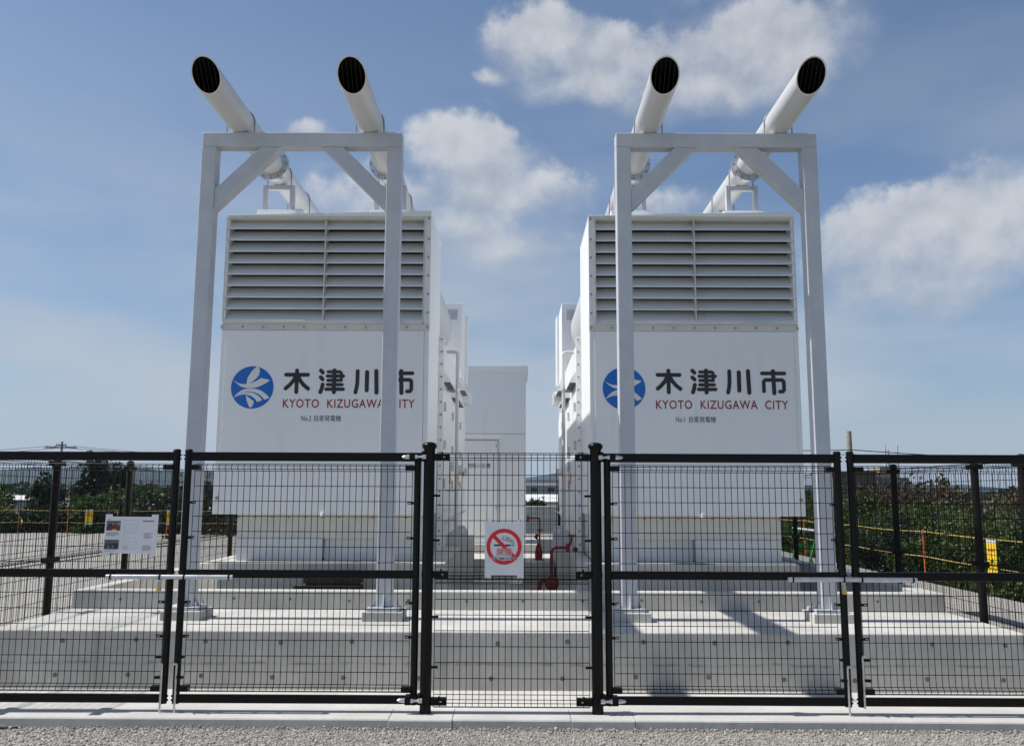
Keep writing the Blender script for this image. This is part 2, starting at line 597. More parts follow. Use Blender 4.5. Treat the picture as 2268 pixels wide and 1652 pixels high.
M_BRICK = simple('brown_cladding', (0.12, 0.085, 0.07), 0.8, var=0.2, vscale=0.3)
M_TAN = simple('tan_wall', (0.34, 0.28, 0.2), 0.85)
M_GLASS = simple('window_glass', (0.03, 0.035, 0.045), 0.08)
M_CABLE = simple('overhead_cable', (0.03, 0.03, 0.032), 0.6)
M_CLAD = simple('cool_lit_plate', (0.64, 0.655, 0.665), 0.35, 0.0, var=0.05)  # cool cast of the light on the lower plates put into the colour

# ------------------------------------------------------------------ setting: ground
def sheet(name, x0, x1, y0, y1, z, mat, nx=1, ny=1, amp=0.0):
    mb = MB()
    rnd = random.Random(name)
    vs = [(x0 + (x1 - x0) * i / nx, y0 + (y1 - y0) * j / ny, z + rnd.uniform(-amp, amp)) for j in range(ny + 1) for i in range(nx + 1)]
    fs = [(j * (nx + 1) + i, j * (nx + 1) + i + 1, (j + 1) * (nx + 1) + i + 1, (j + 1) * (nx + 1) + i) for j in range(ny) for i in range(nx)]
    mb.add(vs, fs)
    return structure(build(name, mb, mat, smooth=amp > 0))


SX0, SX1 = -4.60, 4.44      # foundation slab sides
SLAB_D, SLAB_END, SLAB_Z = 7.82, 20.3, 0.487
RIM_D, RIM_Z, RIM_T = 9.25, 0.672, 0.18
FEN = 7.03                  # front fence line
sheet('ground', -7000, 7000, -200, 7600, -0.40, M_GROUND)
yard_mb = MB()
yard_mb.add([(-40, -6, -0.075), (8.4, -6, -0.075), (8.4, 40, -0.075), (-40, 37.5, -0.075)], [(0, 1, 2, 3)])
yard_mb.add([(8.4, -6, -0.075), (9.6, -6, -0.40), (9.6, 40, -0.40), (8.4, 40, -0.075)], [(0, 1, 2, 3)])
yard_mb.add([(-40, 37.5, -0.075), (8.4, 40, -0.075), (8.4, 41.5, -0.40), (-40, 39, -0.40)], [(0, 1, 2, 3)])
structure(build('gravel_yard', yard_mb, M_GRAVEL))
sheet('concrete_apron', -7.5, 7.5, 7.16, SLAB_D + 0.05, -0.004, M_CONC2, 40, 4, 0.0015)

# kerb of cast pieces in front of the fence
kerb = structure(bpy.data.objects.new('kerb', None)); COL.objects.link(kerb); kerb['_root'] = 1
joints = [-7.5, -4.3, -0.955, -0.475, 0.42, 0.90, 4.4, 7.5]
rk = random.Random(3)
for i in range(len(joints) - 1):
    a, b_ = joints[i] + 0.002, joints[i + 1] - 0.002
    dy = rk.uniform(-0.008, 0.008) - (0.016 if i in (2, 4) else 0.0) - (0.008 if i == 3 else 0)
    mb = MB()
    prof = [(6.846 + dy, -0.30), (6.846 + dy, -0.014), (6.853 + dy, -0.004), (6.866 + dy, 0.0), (7.162, 0.0), (7.162, -0.30)]
    mb.prism_yz(prof, a, b_)
    build('kerb_block', mb, M_CONC3, kerb, bevel=0.004)

# loose gravel in front of the kerb
def gravel_stones():
    rg = random.Random(11)
    protos = []
    for k in range(7):
        bm = bmesh.new()
        bmesh.ops.create_icosphere(bm, subdivisions=1, radius=1.0)
        sc = (rg.uniform(0.8, 1.25), rg.uniform(0.7, 1.1), rg.uniform(0.5, 0.8))
        for v in bm.verts:
            v.co = Vector((v.co.x * sc[0], v.co.y * sc[1], v.co.z * sc[2])) * rg.uniform(0.78, 1.12)
        protos.append(([v.co.copy() for v in bm.verts], [tuple(v.index for v in f.verts) for f in bm.faces]))
        bm.free()
    mb = MB()
    for _ in range(56000):
        x = rg.uniform(-5.3, 5.3)
        y = 6.85 - abs(rg.gauss(0, 0.55)) if rg.random() < 0.85 else rg.uniform(5.0, 6.85)
        if y < 4.9: continue
        left = max(0.0, min(1.0, (-x + 0.5) / 4))
        if rg.random() < 0.42 * left: continue
        r = min(0.017, max(0.0045, rg.lognormvariate(math.log(0.0054), 0.45)))
        vs, fs = protos[rg.randrange(7)]
        rot = Matrix.Rotation(rg.uniform(0, 6.28), 3, 'Z') @ Matrix.Rotation(rg.uniform(-0.7, 0.7), 3, 'X')
        z = -0.075 + r * rg.uniform(0.05, 0.55) + (rg.uniform(0, 0.012) if y > 6.78 else 0)
        mb.add([rot @ (v * r) + Vector((x, y, z)) for v in vs], fs)
    m, t, b = pbsdf('gravel_stone')
    rndi = t.n('ShaderNodeNewGeometry').outputs['Random Per Island']
    t.lk(t.ramp(rndi, [(0, (0.22, 0.205, 0.18)), (0.45, (0.31, 0.29, 0.255)), (0.85, (0.37, 0.348, 0.308)), (1.0, (0.50, 0.475, 0.425))]), b.inputs['Base Color'])
    b.inputs['Roughness'].default_value = 0.93
    o = build('gravel_stones', mb, m)
    tag(o, 'loose grey crushed gravel lying in front of the concrete kerb', 'gravel', kind='stuff')


gravel_stones()

# ------------------------------------------------------------------ foundation
found = thing('concrete_foundation', 'long stepped grey concrete foundation carrying both white generators behind the fence', 'foundation', (0, SLAB_D, 0))
fmb = MB()
PIT = 0.06
fmb.box(SX0, SX1, SLAB_D, RIM_D + 0.001, -0.35, SLAB_Z)
build('slab', fmb, M_SLAB, found, bevel=0.012, seg=3)
fmb = MB()
fmb.box(SX0, SX1, RIM_D + 0.002, SLAB_END, -0.35, PIT)
build('pit_floor', fmb, M_CONC, found)
r2 = 0.004
def rim(name, *b):
    mb = MB(); mb.box(*b)
    return build(name, mb, M_CONC, found, bevel=0.010, seg=2)
rim('front_rim', SX0 + r2, SX1 - r2, RIM_D + 0.003, RIM_D + RIM_T, PIT - 0.01, RIM_Z)
rim('side_rim', SX0 + r2, SX0 + RIM_T, RIM_D + RIM_T + 0.001, SLAB_END - 0.2, PIT - 0.01, RIM_Z)
rim('side_rim', SX1 - RIM_T, SX1 - r2, RIM_D + RIM_T + 0.001, SLAB_END - 0.2, PIT - 0.01, RIM_Z)
rim('rear_rim', SX0 + r2, SX1 - r2, SLAB_END - 0.199, SLAB_END, PIT - 0.01, RIM_Z)
rim('walkway_slab', SX0 + RIM_T + 0.002, SX1 - RIM_T - 0.002, 16.5, 17.9, PIT - 0.01, SLAB_Z)
rim('pipe_plinth', 0.12, 0.64, 15.2, 16.1, PIT - 0.01, 0.53)
rim('tank_plinth', -2.6, 0.46, 17.901, 20.0, PIT - 0.01, 0.672)
# pedestals under the generators
rim('pedestal', -3.28, -0.775, 9.74, 16.45, PIT - 0.01, 0.925)
rim('pedestal', 0.685, 3.10, 9.74, 16.45, PIT - 0.01, 0.925)
# plugged form-tie holes on the front faces
hp = MB(); hp.tube([(0, SLAB_D + 0.004, 0), (0, SLAB_D - 0.0015, 0)], 0.021, 14)
hole = build('form_tie_plug', hp, M_PLUG, found)
hole.location = (-3.945, 0.0, 0.398)
rh = random.Random(5)
x = -3.945
k = 0
while x < 4.4:
    for zz, sh in ((0.398, 0.0), (0.105, -0.05)):
        if k == 0 and sh == 0.0:
            k = 1; continue
        c = hole.copy(); COL.objects.link(c); c.parent = found
        c.location = (x + sh + rh.uniform(-0.015, 0.015), 0.0, zz + rh.uniform(-0.012, 0.012))
    x += 0.63
x = -4.1
while x < 4.3:
    c = hole.copy(); COL.objects.link(c); c.parent = found
    c.location = (x, RIM_D - SLAB_D + 0.0015, 0.585 + rh.uniform(-0.01, 0.01)); c.scale = (0.7, 1, 0.7)
    x += 0.60 + rh.uniform(-0.02, 0.02)


# ------------------------------------------------------------------ generators
def generator(c, s, number, label):
    X = lambda xi: c + s * xi
    F0, F1 = 9.85, 11.19             # front tower
    HW = 1.197
    ZB, ZL0, ZL1, ZT = 1.44, 3.63, 4.868, 4.885
    g = thing('generator', label, 'generator', (c, F0, 0.925), 'white emergency generators')
    # --- tower casing: side walls, roof, back
    mb = MB()
    mb.box(X(-HW), X(-HW + 0.035), F0, F1, ZB, ZT)
    mb.box(X(HW - 0.035), X(HW), F0, F1, ZB, ZT)
    mb.box(X(-HW + 0.036), X(HW - 0.036), F1 - 0.03, F1, ZB, ZT)
    mb.box(X(-HW + 0.036), X(HW - 0.036), F0 + 0.004, F1 - 0.031, ZT - 0.016, ZT)
    mb.box(X(-HW + 0.036), X(HW - 0.036), F0 + 0.004, F1 - 0.031, ZB, ZB + 0.02)
    build('tower_casing', mb, M_WHITE, g, bevel=0.004)
    # roof flashing, rising to the viewer's right
    mb = MB()
    mb.prism_xz([(c - HW - 0.004, ZT + 0.001), (c + HW + 0.004, ZT + 0.001), (c + HW + 0.004, ZT + 0.066), (c - HW - 0.004, ZT + 0.012)], F0 - 0.022, F1 + 0.01)
    build('roof', mb, M_WHITE, g, bevel=0.003)
    # --- lower front: corner strips and one big cover panel
    for xa, xb in ((-HW + 0.0355, -HW + 0.055), (HW - 0.055, HW - 0.0355)):
        mb = MB(); mb.box(X(xa), X(xb), F0 + 0.003, F0 + 0.03, ZB + 0.021, 3.53)
        build('corner_strip', mb, M_WHITE, g)
    mb = MB(); mb.box(X(-HW + 0.058), X(HW - 0.058), F0 - 0.004, F0 + 0.02, ZB + 0.004, 3.527)
    build('front_panel', mb, M_WHITE, g, bevel=0.003)
    mb = MB(); mb.box(X(-HW - 0.002), X(HW + 0.002), F0 - 0.009, F0 + 0.02, 3.530, 3.604)
    build('trim_strip', mb, M_CREAM, g, bevel=0.002)
    mb = MB(); mb.box(X(-HW + 0.01), X(HW - 0.075), F0 - 0.014, F0 + 0.05, 3.606, 3.632)
    build('louvre_sill', mb, M_CREAM, g, bevel=0.002)
    mb = MB(); mb.box(X(HW - 0.068), X(HW + 0.002), F0 - 0.0075, F0 + 0.004, 3.606, ZL1 + 0.016)
    build('trim_strip', mb, M_WHITE2, g, bevel=0.002)
    # --- louvre: frame, divider, slats, dark interior
    L0, L1 = -HW + 0.012, HW - 0.078
    mid = 0.5 * (L0 + L1)
    mb = MB()
    mb.box(X(L0 - 0.010), X(L0 + 0.004), F0 - 0.008, F0 + 0.16, ZL0 + 0.003, ZL1)
    mb.box(X(L1 - 0.004), X(L1 + 0.008), F0 - 0.012, F0 + 0.16, ZL0 + 0.003, ZL1)
    mb.box(X(L0 + 0.005), X(L1 - 0.005), F0 - 0.006, F0 + 0.16, ZL1 - 0.012, ZL1)
    build('louvre_frame', mb, M_CREAM, g)
    mb = MB(); mb.box(X(mid - 0.006), X(mid + 0.006), F0 - 0.005, F0 + 0.15, ZL0 + 0.003, ZL1 - 0.013)
    build('louvre_divider', mb, M_CREAM, g)
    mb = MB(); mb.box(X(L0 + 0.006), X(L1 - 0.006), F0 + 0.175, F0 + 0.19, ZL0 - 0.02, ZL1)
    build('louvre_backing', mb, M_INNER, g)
    pitch = (ZL1 - ZL0 - 0.012) / 9
    for (a, b_) in ((L0 + 0.006, mid - 0.008), (mid + 0.008, L1 - 0.006)):
        mb = MB()
        prof = [(F0, ZL0), (F0 + 0.003, ZL0), (F0 + 0.003, ZL0 + 0.008), (F0 + 0.152, ZL0 + 0.150), (F0 + 0.149, ZL0 + 0.154), (F0, ZL0 + 0.011)]
        mb.prism_yz([(y, z + 0.008) for y, z in prof], X(a), X(b_))
        sl = build('louvre_slat', mb, M_WHITE2, g)
        copies(sl, [(0, 0, pitch * i) for i in range(1, 9)], g)
    # --- bolts
    bm_ = MB(); bm_.tube([Vector(g.location) + Vector((0, 0.002, 0)), Vector(g.location) + Vector((0, -0.012, 0))], 0.0145, 6)
    bolt = build('bolt', bm_, M_BOLT, g)
    def bolt_at(x, y, z, sc=1.0):
        o = bolt.copy(); COL.objects.link(o); o.parent = g
        o.location = Vector((x, y, z)) - Vector(g.location); o.scale = (sc,) * 3
    bolt.location = Vector((X(-HW + 0.01), F0 - 0.009, 3.567)) - Vector(g.location)
    for i in range(1, 11):
        bolt_at(X(-HW + 0.01 + (2 * HW - 0.03) * i / 10), F0 - 0.009, 3.567)
    for i in range(6):
        bolt_at(X(HW - 0.022), F0 - 0.0075, 3.74 + i * 0.218 + (0.03 if i == 5 else 0))
    bolt_at(X(-HW + 0.05), F0 - 0.004, 1.62, 1.5)
    # --- skirt under the panel
    mb = MB(); mb.box(X(-0.955), X(1.16), 9.99, 10.02, 1.17, 1.439)
    build('skirt_plate', mb, M_CREAM, g, bevel=0.002)  # warm cast of the light on the skirt put into its colour
    for i in range(12):
        bolt_at(X(-0.94 + i * 0.19), 9.99, 1.405, 0.85)
    mb = MB(); mb.box(X(-0.95), X(0.02), 9.975, 10.02, 0.928, 1.168)
    build('base_plate', mb, M_CLAD, g, bevel=0.002)
    mb = MB(); mb.box(X(0.035), X(1.15), 10.03, 10.05, 0.928, 1.168)
    build('base_plate', mb, M_CLAD, g, bevel=0.002)
    mb = MB(); mb.box(X(-0.955), X(1.16), 10.055, F1, 0.945, 1.436)
    build('plenum', mb, M_WHITE2, g)
    mb = MB(); mb.tube([(c + 0.04, F0 - 0.01, ZB + 0.02), (c + 0.04, F0 - 0.01, ZB - 0.025)], 0.022, 10)
    build('drain_stub', mb, M_WHITE, g)
    # --- engine enclosure behind the tower
    mb = MB(); mb.box(X(-1.23), X(1.23), 11.225, 16.35, 1.30, 3.667)
    build('enclosure', mb, M_WHITE, g, bevel=0.006)
    for fb in ((1.198, 1.262, -0.055, -0.035), (1.198, 1.262, 0.005, 0.03), (-1.262, -1.198, 0.005, 0.03)):
        mb = MB(); mb.box(X(fb[0]), X(fb[1]), F1 + fb[2], F1 + fb[3], 0.96, 3.70)
        build('joint_flange', mb, M_WHITE, g, bevel=0.002)
    for i in range(17):
        bolt_at(X(1.232), F1 - 0.055, 1.05 + i * 0.163, 1.0)
    mb = MB(); mb.box(X(-1.19), X(1.19), F1 + 0.04, 16.3, 0.93, 1.297)
    build('skid_beam', mb, M_WHITE2, g)
    # doors on the walkway side with hinges and latches
    for (d0, d1) in ((11.42, 12.80), (12.86, 14.55), (14.61, 16.25)):
        mb = MB(); mb.box(X(1.231), X(1.245), d0, d1, 1.45, 3.05)
        door = build('door', mb, M_WHITE, g, bevel=0.003)
        for zz in (1.75, 2.25, 2.75):
            mb = MB(); mb.box(X(1.2455), X(1.275), d0 + 0.02, d0 + 0.06, zz, zz + 0.12)
            build('hinge', mb, M_ZINC, door)
        mb = MB(); mb.box(X(1.2455), X(1.30), d1 - 0.14, d1 - 0.09, 2.0, 2.14)
        build('latch', mb, M_ZINC, door)
    mb = MB(); mb.box(X(1.2465), X(1.262), 12.55, 12.60, 1.82, 1.98)
    build('warning_tag', mb, M_TAGOR, g)
    mb = MB(); mb.box(X(1.2465), X(1.262), 14.3, 14.36, 1.82, 1.98)
    build('warning_tag', mb, M_TAGOR, g)
    # hooded vents
    for d0, d1, z in ((11.45, 12.6, 3.14), (12.95, 14.5, 3.10), (14.75, 16.1, 3.42)):
        mb = MB()
        poly = [(X(1.231), z), (X(1.33), z), (X(1.33), z + 0.02), (X(1.231), z + 0.17)]
        mb.prism_xz(poly, d0, d1)
        vh = build('vent_hood', mb, M_WHITE, g)
        mb = MB(); mb.box(X(1.236), X(1.322), d0 + 0.02, d1 - 0.02, z - 0.004, z - 0.001)  # dark plate added to give the hood its shaded underside
        build('dark_underside', mb, M_PLUG, vh)
    # vent pipe with brackets and a drain cock
    mb = MB(); mb.tube([(X(1.225), 12.05, 3.64), (X(1.335), 12.05, 3.64), (X(1.368), 12.05, 3.63), (X(1.378), 12.05, 3.60), (X(1.378), 12.05, 1.22)], 0.024, 12)
    vp = build('vent_pipe', mb, M_PIPE, g, smooth=True)
    for zz in (3.1, 1.72):
        mb = MB(); mb.tube([(X(1.225), 12.05, zz), (X(1.37), 12.05, zz)], 0.01, 6); mb.tube([(X(1.378), 12.05, zz - 0.015), (X(1.378), 12.05, zz + 0.015)], 0.032, 10)
        build('bracket', mb, M_ZINC, vp)
    mb = MB(); mb.tube([(X(1.378), 12.05, 1.95), (X(1.47), 12.05, 1.95)], 0.010, 8)
    cock = build('valve', mb, M_BRASS, g)
    mb = MB(); mb.tube([(X(1.472), 12.05, 1.95), (X(1.482), 12.05, 1.95)], 0.038, 12)
    build('handwheel', mb, M_REDHI, cock)
    # lifting lug on the skid
    mb = MB()
    mb.prism_xz([(X(1.19), 0.93), (X(1.50), 0.93), (X(1.50), 1.15), (X(1.44), 1.22), (X(1.36), 1.22), (X(1.19), 1.08)], 12.9, 12.93)
    lug = build('lifting_lug', mb, M_CLAD, g, bevel=0.003)
    mb = MB(); mb.disc_y(X(1.42), 12.897, 1.14, 0.035, 16, 0.003)
    build('lug_hole', mb, M_WHITE, lug)
    mb = MB(); mb.tube([(X(1.20), 12.2, 1.30), (X(1.42), 13.6, 1.42)], 0.012, 6)
    build('stay_rod', mb, M_ZINC, g)
    # silencer and rear hood on the enclosure roof
    mb = MB(); mb.tube([(X(0.55), 11.35, 4.42), (X(0.55), 14.4, 4.42)], 0.57, 40)
    build('silencer', mb, M_PIPE, g, smooth=True)
    mb = MB(); mb.box(X(0.3), X(1.19), 14.62, 14.70, 4.62, 4.80)
    build('saddle', mb, M_GALV, g)
    for yy in (11.8, 13.9):
        mb = MB(); mb.box(X(0.05), X(1.05), yy, yy + 0.12, 3.668, 3.93)
        build('saddle', mb, M_GALV, g)
    mb = MB(); mb.box(X(-1.235), X(1.245), 14.98, 15.92, 3.668, 4.99)
    build('intake_hood', mb, M_WHITE, g, bevel=0.006)
    mb = MB(); mb.box(X(-1.21), X(1.29), 15.93, 16.34, 3.668, 4.96)
    build('intake_hood', mb, M_WHITE, g, bevel=0.006)
    mb = MB()
    for i in range(14):
        mb.box(X(1.231), X(1.36), 15.55 + i * 0.055, 15.58 + i * 0.055, 3.30 + 0.001 * i, 3.50)
    stuff(build('comb_grille', mb, M_WHITE, g))
    # --- lettering and emblem
    YP = F0 - 0.0065
    lx = -3.011 - (-2.202) if number == 2 else 1.223 - 2.032     # emblem centre, from the unit's middle
    ex, ez, er = c + lx, 2.866, 0.243
    if number == 1: ez = 2.868
    mb = MB(); mb.face_xz([(ex + er * math.cos(t * math.pi / 36), ez + er * math.sin(t * math.pi / 36)) for t in range(72)], YP)
    emb = build('emblem', mb, M_BLUE, g)
    K = er / 715.0
    P = lambda pts: [(ex + (px - 900) * K, ez - (py - 805) * K) for px, py in pts]
    shapes = [
        catmull([(1060, 93), (1100, 130), (1130, 230), (1115, 360), (1060, 460), (980, 540), (900, 605), (830, 665)], 4) +
        [(760, 705), (700, 700)] + catmull([(700, 690), (715, 600), (730, 500), (780, 390), (850, 280), (940, 170), (1060, 93)], 4)[:-1],
        catmull([(258, 545), (340, 610), (430, 660), (520, 685), (620, 695), (720, 697), (830, 670), (950, 625), (1080, 560), (1180, 485)], 3) +
        catmull([(1490, 555), (1400, 630), (1280, 700), (1150, 765), (1000, 810), (850, 830), (700, 825), (560, 790), (440, 720), (340, 640), (258, 545)], 3)[:-1],
        catmull([(280, 1165), (360, 1060), (480, 950), (620, 875), (780, 845), (930, 845), (1080, 870), (1220, 925), (1340, 1005), (1430, 1085), (1495, 1155)], 3) +
        catmull([(1320, 1220), (1270, 1150), (1180, 1070), (1080, 1010), (960, 972), (830, 952), (700, 957), (560, 992), (440, 1042), (370, 1088), (280, 1165)], 3)[:-1],
        catmull([(290, 1162), (400, 1072), (480, 1032), (600, 988), (720, 973), (850, 978), (970, 1008), (1080, 1062), (1170, 1132), (1250, 1235)], 3) +
        catmull([(1080, 1300), (1040, 1220), (960, 1150), (860, 1090), (760, 1055), (650, 1045), (520, 1060), (400, 1105), (290, 1162)], 3)[:-1],
        catmull([(705, 1050), (740, 1085), (790, 1135), (870, 1200), (960, 1260), (975, 1310), (950, 1390), (885, 1485)], 3) +
        catmull([(885, 1485), (830, 1460), (770, 1340), (730, 1220), (710, 1120), (705, 1050)], 3)[1:-1]]
    for i, sh in enumerate(shapes):
        mb = MB(); mb.face_xz(P(sh), YP - 0.0012 - 0.0002 * i)
        build('emblem_mark', mb, M_WHITE2, emb, tri=True)
    # big rounded characters drawn as strokes
    bx = (1.584 - 2.032 + c) if number == 1 else (-2.653 + 2.202 + c)
    kz = 3.085 if number == 2 else 3.096
    SX_, SZ_ = 0.001201, 0.00116
    W = lambda px, py: (bx + (px - 768) * SX_, kz - (py - 178) * SZ_)
    chars = [
        [([(787, 240), (995, 240)], 19), ([(890, 198), (890, 412)], 19), ([(876, 262), (858, 300), (826, 340), (787, 376)], 19), ([(906, 262), (925, 300), (958, 342), (1000, 378)], 19)],
        [([(1117, 197), (1136, 218)], 19), ([(1117, 264), (1136, 285)], 19), ([(1138, 336), (1130, 375), (1118, 412)], 19),
         ([(1186, 210), (1300, 210), (1313, 222), (1313, 292)], 15), ([(1180, 252), (1333, 252)], 16), ([(1186, 294), (1313, 294)], 15),
         ([(1184, 337), (1322, 337)], 16), ([(1172, 382), (1334, 382)], 17), ([(1246, 196), (1247, 412)], 20)],
        [([(1467, 202), (1467, 310), (1462, 360), (1451, 412)], 19), ([(1557, 212), (1557, 392)], 20), ([(1644, 200), (1651, 414)], 20)],
        [([(1881, 200), (1887, 417)], 20), ([(1776, 222), (1988, 222)], 18), ([(1790, 399), (1790, 303), (1804, 287), (1964, 287), (1979, 302), (1980, 383), (1968, 400), (1940, 402)], 18)]]
    for ch in chars:
        mb = MB()
        dy = 0.0
        for pts, r in ch:
            q = [Vector((*W(*p), 0)) for p in pts]
            rr = r * 0.00118
            for i in range(len(q) - 1):
                dd = (q[i + 1] - q[i]).normalized(); nn = Vector((-dd.y, dd.x, 0))
                a0 = math.atan2(nn.y, nn.x)
                poly = [(q[i].x + rr * math.cos(a0 + t * math.pi / 8), q[i].y + rr * math.sin(a0 + t * math.pi / 8)) for t in range(9)] + \
                       [(q[i + 1].x + rr * math.cos(a0 + math.pi + t * math.pi / 8), q[i + 1].y + rr * math.sin(a0 + math.pi + t * math.pi / 8)) for t in range(9)]
                mb.face_xz(poly, YP - dy)
                dy += 0.0002
        build('lettering', mb, M_INK, g)
    zt = 2.735
    build('lettering', text_mb('KYOTO  KIZUGAWA  CITY', bx - 0.002, bx + 1.497, zt - 0.100, zt, YP, 1.12, 0.012), M_MAROON, g)
    nx = c + (-2.44 + 2.202 if number == 2 else 1.805 - 2.032)
    build('lettering', text_mb('No.%d' % number, nx, nx + (0.115 if number == 2 else 0.10), 2.487, 2.545, YP), M_INK, g)
    build('lettering', text_mb('自家発電機', nx + 0.148, nx + 0.452, 2.482, 2.552, YP), M_INK, g)
    return g


generator(-2.202, 1, 2, 'white louvred generator number two, the left one, with emblem left of its leg')
generator(2.032, -1, 1, 'white louvred generator number one, the right one, its emblem behind a support leg')


# ------------------------------------------------------------------ exhaust pipes
PZ, PR = 5.473, 0.135
def exhaust(px, label, uframe_z):
    g = thing('exhaust_pipe', label, 'pipe', (px, 8.575, 5.338), 'white exhaust pipes above the generators')
    n = 40
    D0, D1 = 7.655, 7.424            # lower and upper lip of the slanted cut
    mb = MB()
    ring = [(math.cos(2 * math.pi * k / n), math.sin(2 * math.pi * k / n)) for k in range(n)]
    cut = lambda zz: D0 + (D1 - D0) * (zz + PR) / (2 * PR)
    vs = [(px + PR * a, cut(PR * b), PZ + PR * b) for a, b in ring] + [(px + PR * a, 13.6, PZ + PR * b) for a, b in ring]
    mb.add(vs, [(k, (k + 1) % n, n + (k + 1) % n, n + k) for k in range(n)])
    ri = PR - 0.010
    vs = [(px + ri * a, cut(ri * b) + 0.002, PZ + ri * b) for a, b in ring]
    mb2 = MB()
    mb2.add([(px + PR * a, cut(PR * b), PZ + PR * b) for a, b in ring] + vs, [(k, n + k, n + (k + 1) % n, (k + 1) % n) for k in range(n)])
    build('pipe', mb, M_PIPE, g, smooth=True)
    build('cut_rim', mb2, M_ZINC, g)
    mb3 = MB()
    vs = [(px + ri * a, cut(ri * b) + 0.003, PZ + ri * b) for a, b in ring] + [(px + ri * a, 9.2, PZ + ri * b) for a, b in ring]
    mb3.add(vs, [(n + k, n + (k + 1) % n, (k + 1) % n, k) for k in range(n)] + [tuple(n + k for k in range(n))])
    build('pipe_lining', mb3, M_DARK, g)
    # guard bars inside the opening
    for i in range(5):
        xo = (-2 + i) * 0.041
        h = math.sqrt(max(0, ri * ri - xo * xo)) - 0.004
        mb4 = MB(); mb4.tube([(px + xo, cut(-h) + 0.012, PZ - h), (px + xo, cut(h) + 0.012, PZ + h)], 0.0032, 6)
        build('guard_bar', mb4, M_SOOTBAR, g)
    # bolted flange pair
    fl = MB(); fl.tube([(px, 9.700, PZ), (px, 9.724, PZ)], 0.198, 40); fl.tube([(px, 9.732, PZ), (px, 9.756, PZ)], 0.198, 40)
    flg = build('flange', fl, M_ZINC, g, smooth=True)
    bmb = MB(); bmb.tube([(px, 9.685, PZ + 0.172), (px, 9.772, PZ + 0.172)], 0.013, 6)
    b0 = build('flange_bolt', bmb, M_BOLT, flg)
    for k in range(1, 12):
        o = b0.copy(); COL.objects.link(o); o.parent = flg
        t = k * math.pi / 6
        pos = Vector((0.172 * math.sin(t), 0, 0.172 * (math.cos(t) - 1)))
        o.location = pos
    # U-bolts
    for yy, zlow in ((8.575, 5.32), (10.07, 5.32), (11.0, 5.02)):
        u = MB()
        r = PR + 0.008
        pts = [(px - r, yy, zlow)] + [(px + r * math.cos(t), yy, PZ + r * math.sin(t)) for t in [math.pi - k * math.pi / 12 for k in range(13)]] + [(px + r, yy, zlow)]
        u.tube(pts, 0.007, 6)
        build('u_bolt', u, M_BOLT, g, smooth=True)
    return g


pipes = [(-2.861, 'leftmost white exhaust pipe with slanted black mouth'), (-1.522, 'second white exhaust pipe from the left with slanted black mouth'),
         (1.352, 'third white exhaust pipe from the left with slanted black mouth'), (2.691, 'rightmost white exhaust pipe with slanted black mouth')]
for px, lb in pipes:
    exhaust(px, lb, 5.0)


def pipe_frame(px, lean, label):
    """small square stand under a pipe on the generator roof"""
    g = thing('pipe_stand', label, 'stand', (px, 10.07, 4.95), 'small square pipe stands on the generator roofs')
    mb = MB(); mb.box(px - 0.235, px + 0.235, 10.0, 10.14, 4.93 + lean, 5.015)
    build('base_channel', mb, M_WHITE, g, bevel=0.003)
    for sx in (-1, 1):
        mb = MB(); mb.box(px + sx * 0.19, px + sx * 0.135, 10.04, 10.10, 5.0155, 5.337)
        build('leg', mb, M_GALV, g, bevel=0.004)
    mb = MB(); mb.box(px - 0.134, px + 0.134, 10.04, 10.10, 5.28, 5.337)
    build('crossbar', mb, M_GALV, g, bevel=0.004)
    mb = MB(); mb.box(px - 0.134, px + 0.134, 10.045, 10.095, 5.0155, 5.028)
    build('crossbar', mb, M_GALV, g)
    mb = MB(); mb.box(px - 0.20, px + 0.20, 10.9, 11.1, 4.93 + lean, 5.05)
    build('rear_saddle', mb, M_GALV, g)
    mb = MB(); mb.prism_xz([(px - 0.1, 5.051), (px + 0.1, 5.051), (px + 0.06, 5.332), (px - 0.06, 5.332)], 10.97, 11.03)
    build('rear_post', mb, M_GALV, g)


for (px, lb), lean in zip(pipes, (-0.01, 0.008, -0.01, 0.008)):
    pipe_frame(px, lean, 'small grey square stand under the ' + lb.split(' white')[0].replace('second', 'second from left') + ' exhaust pipe')


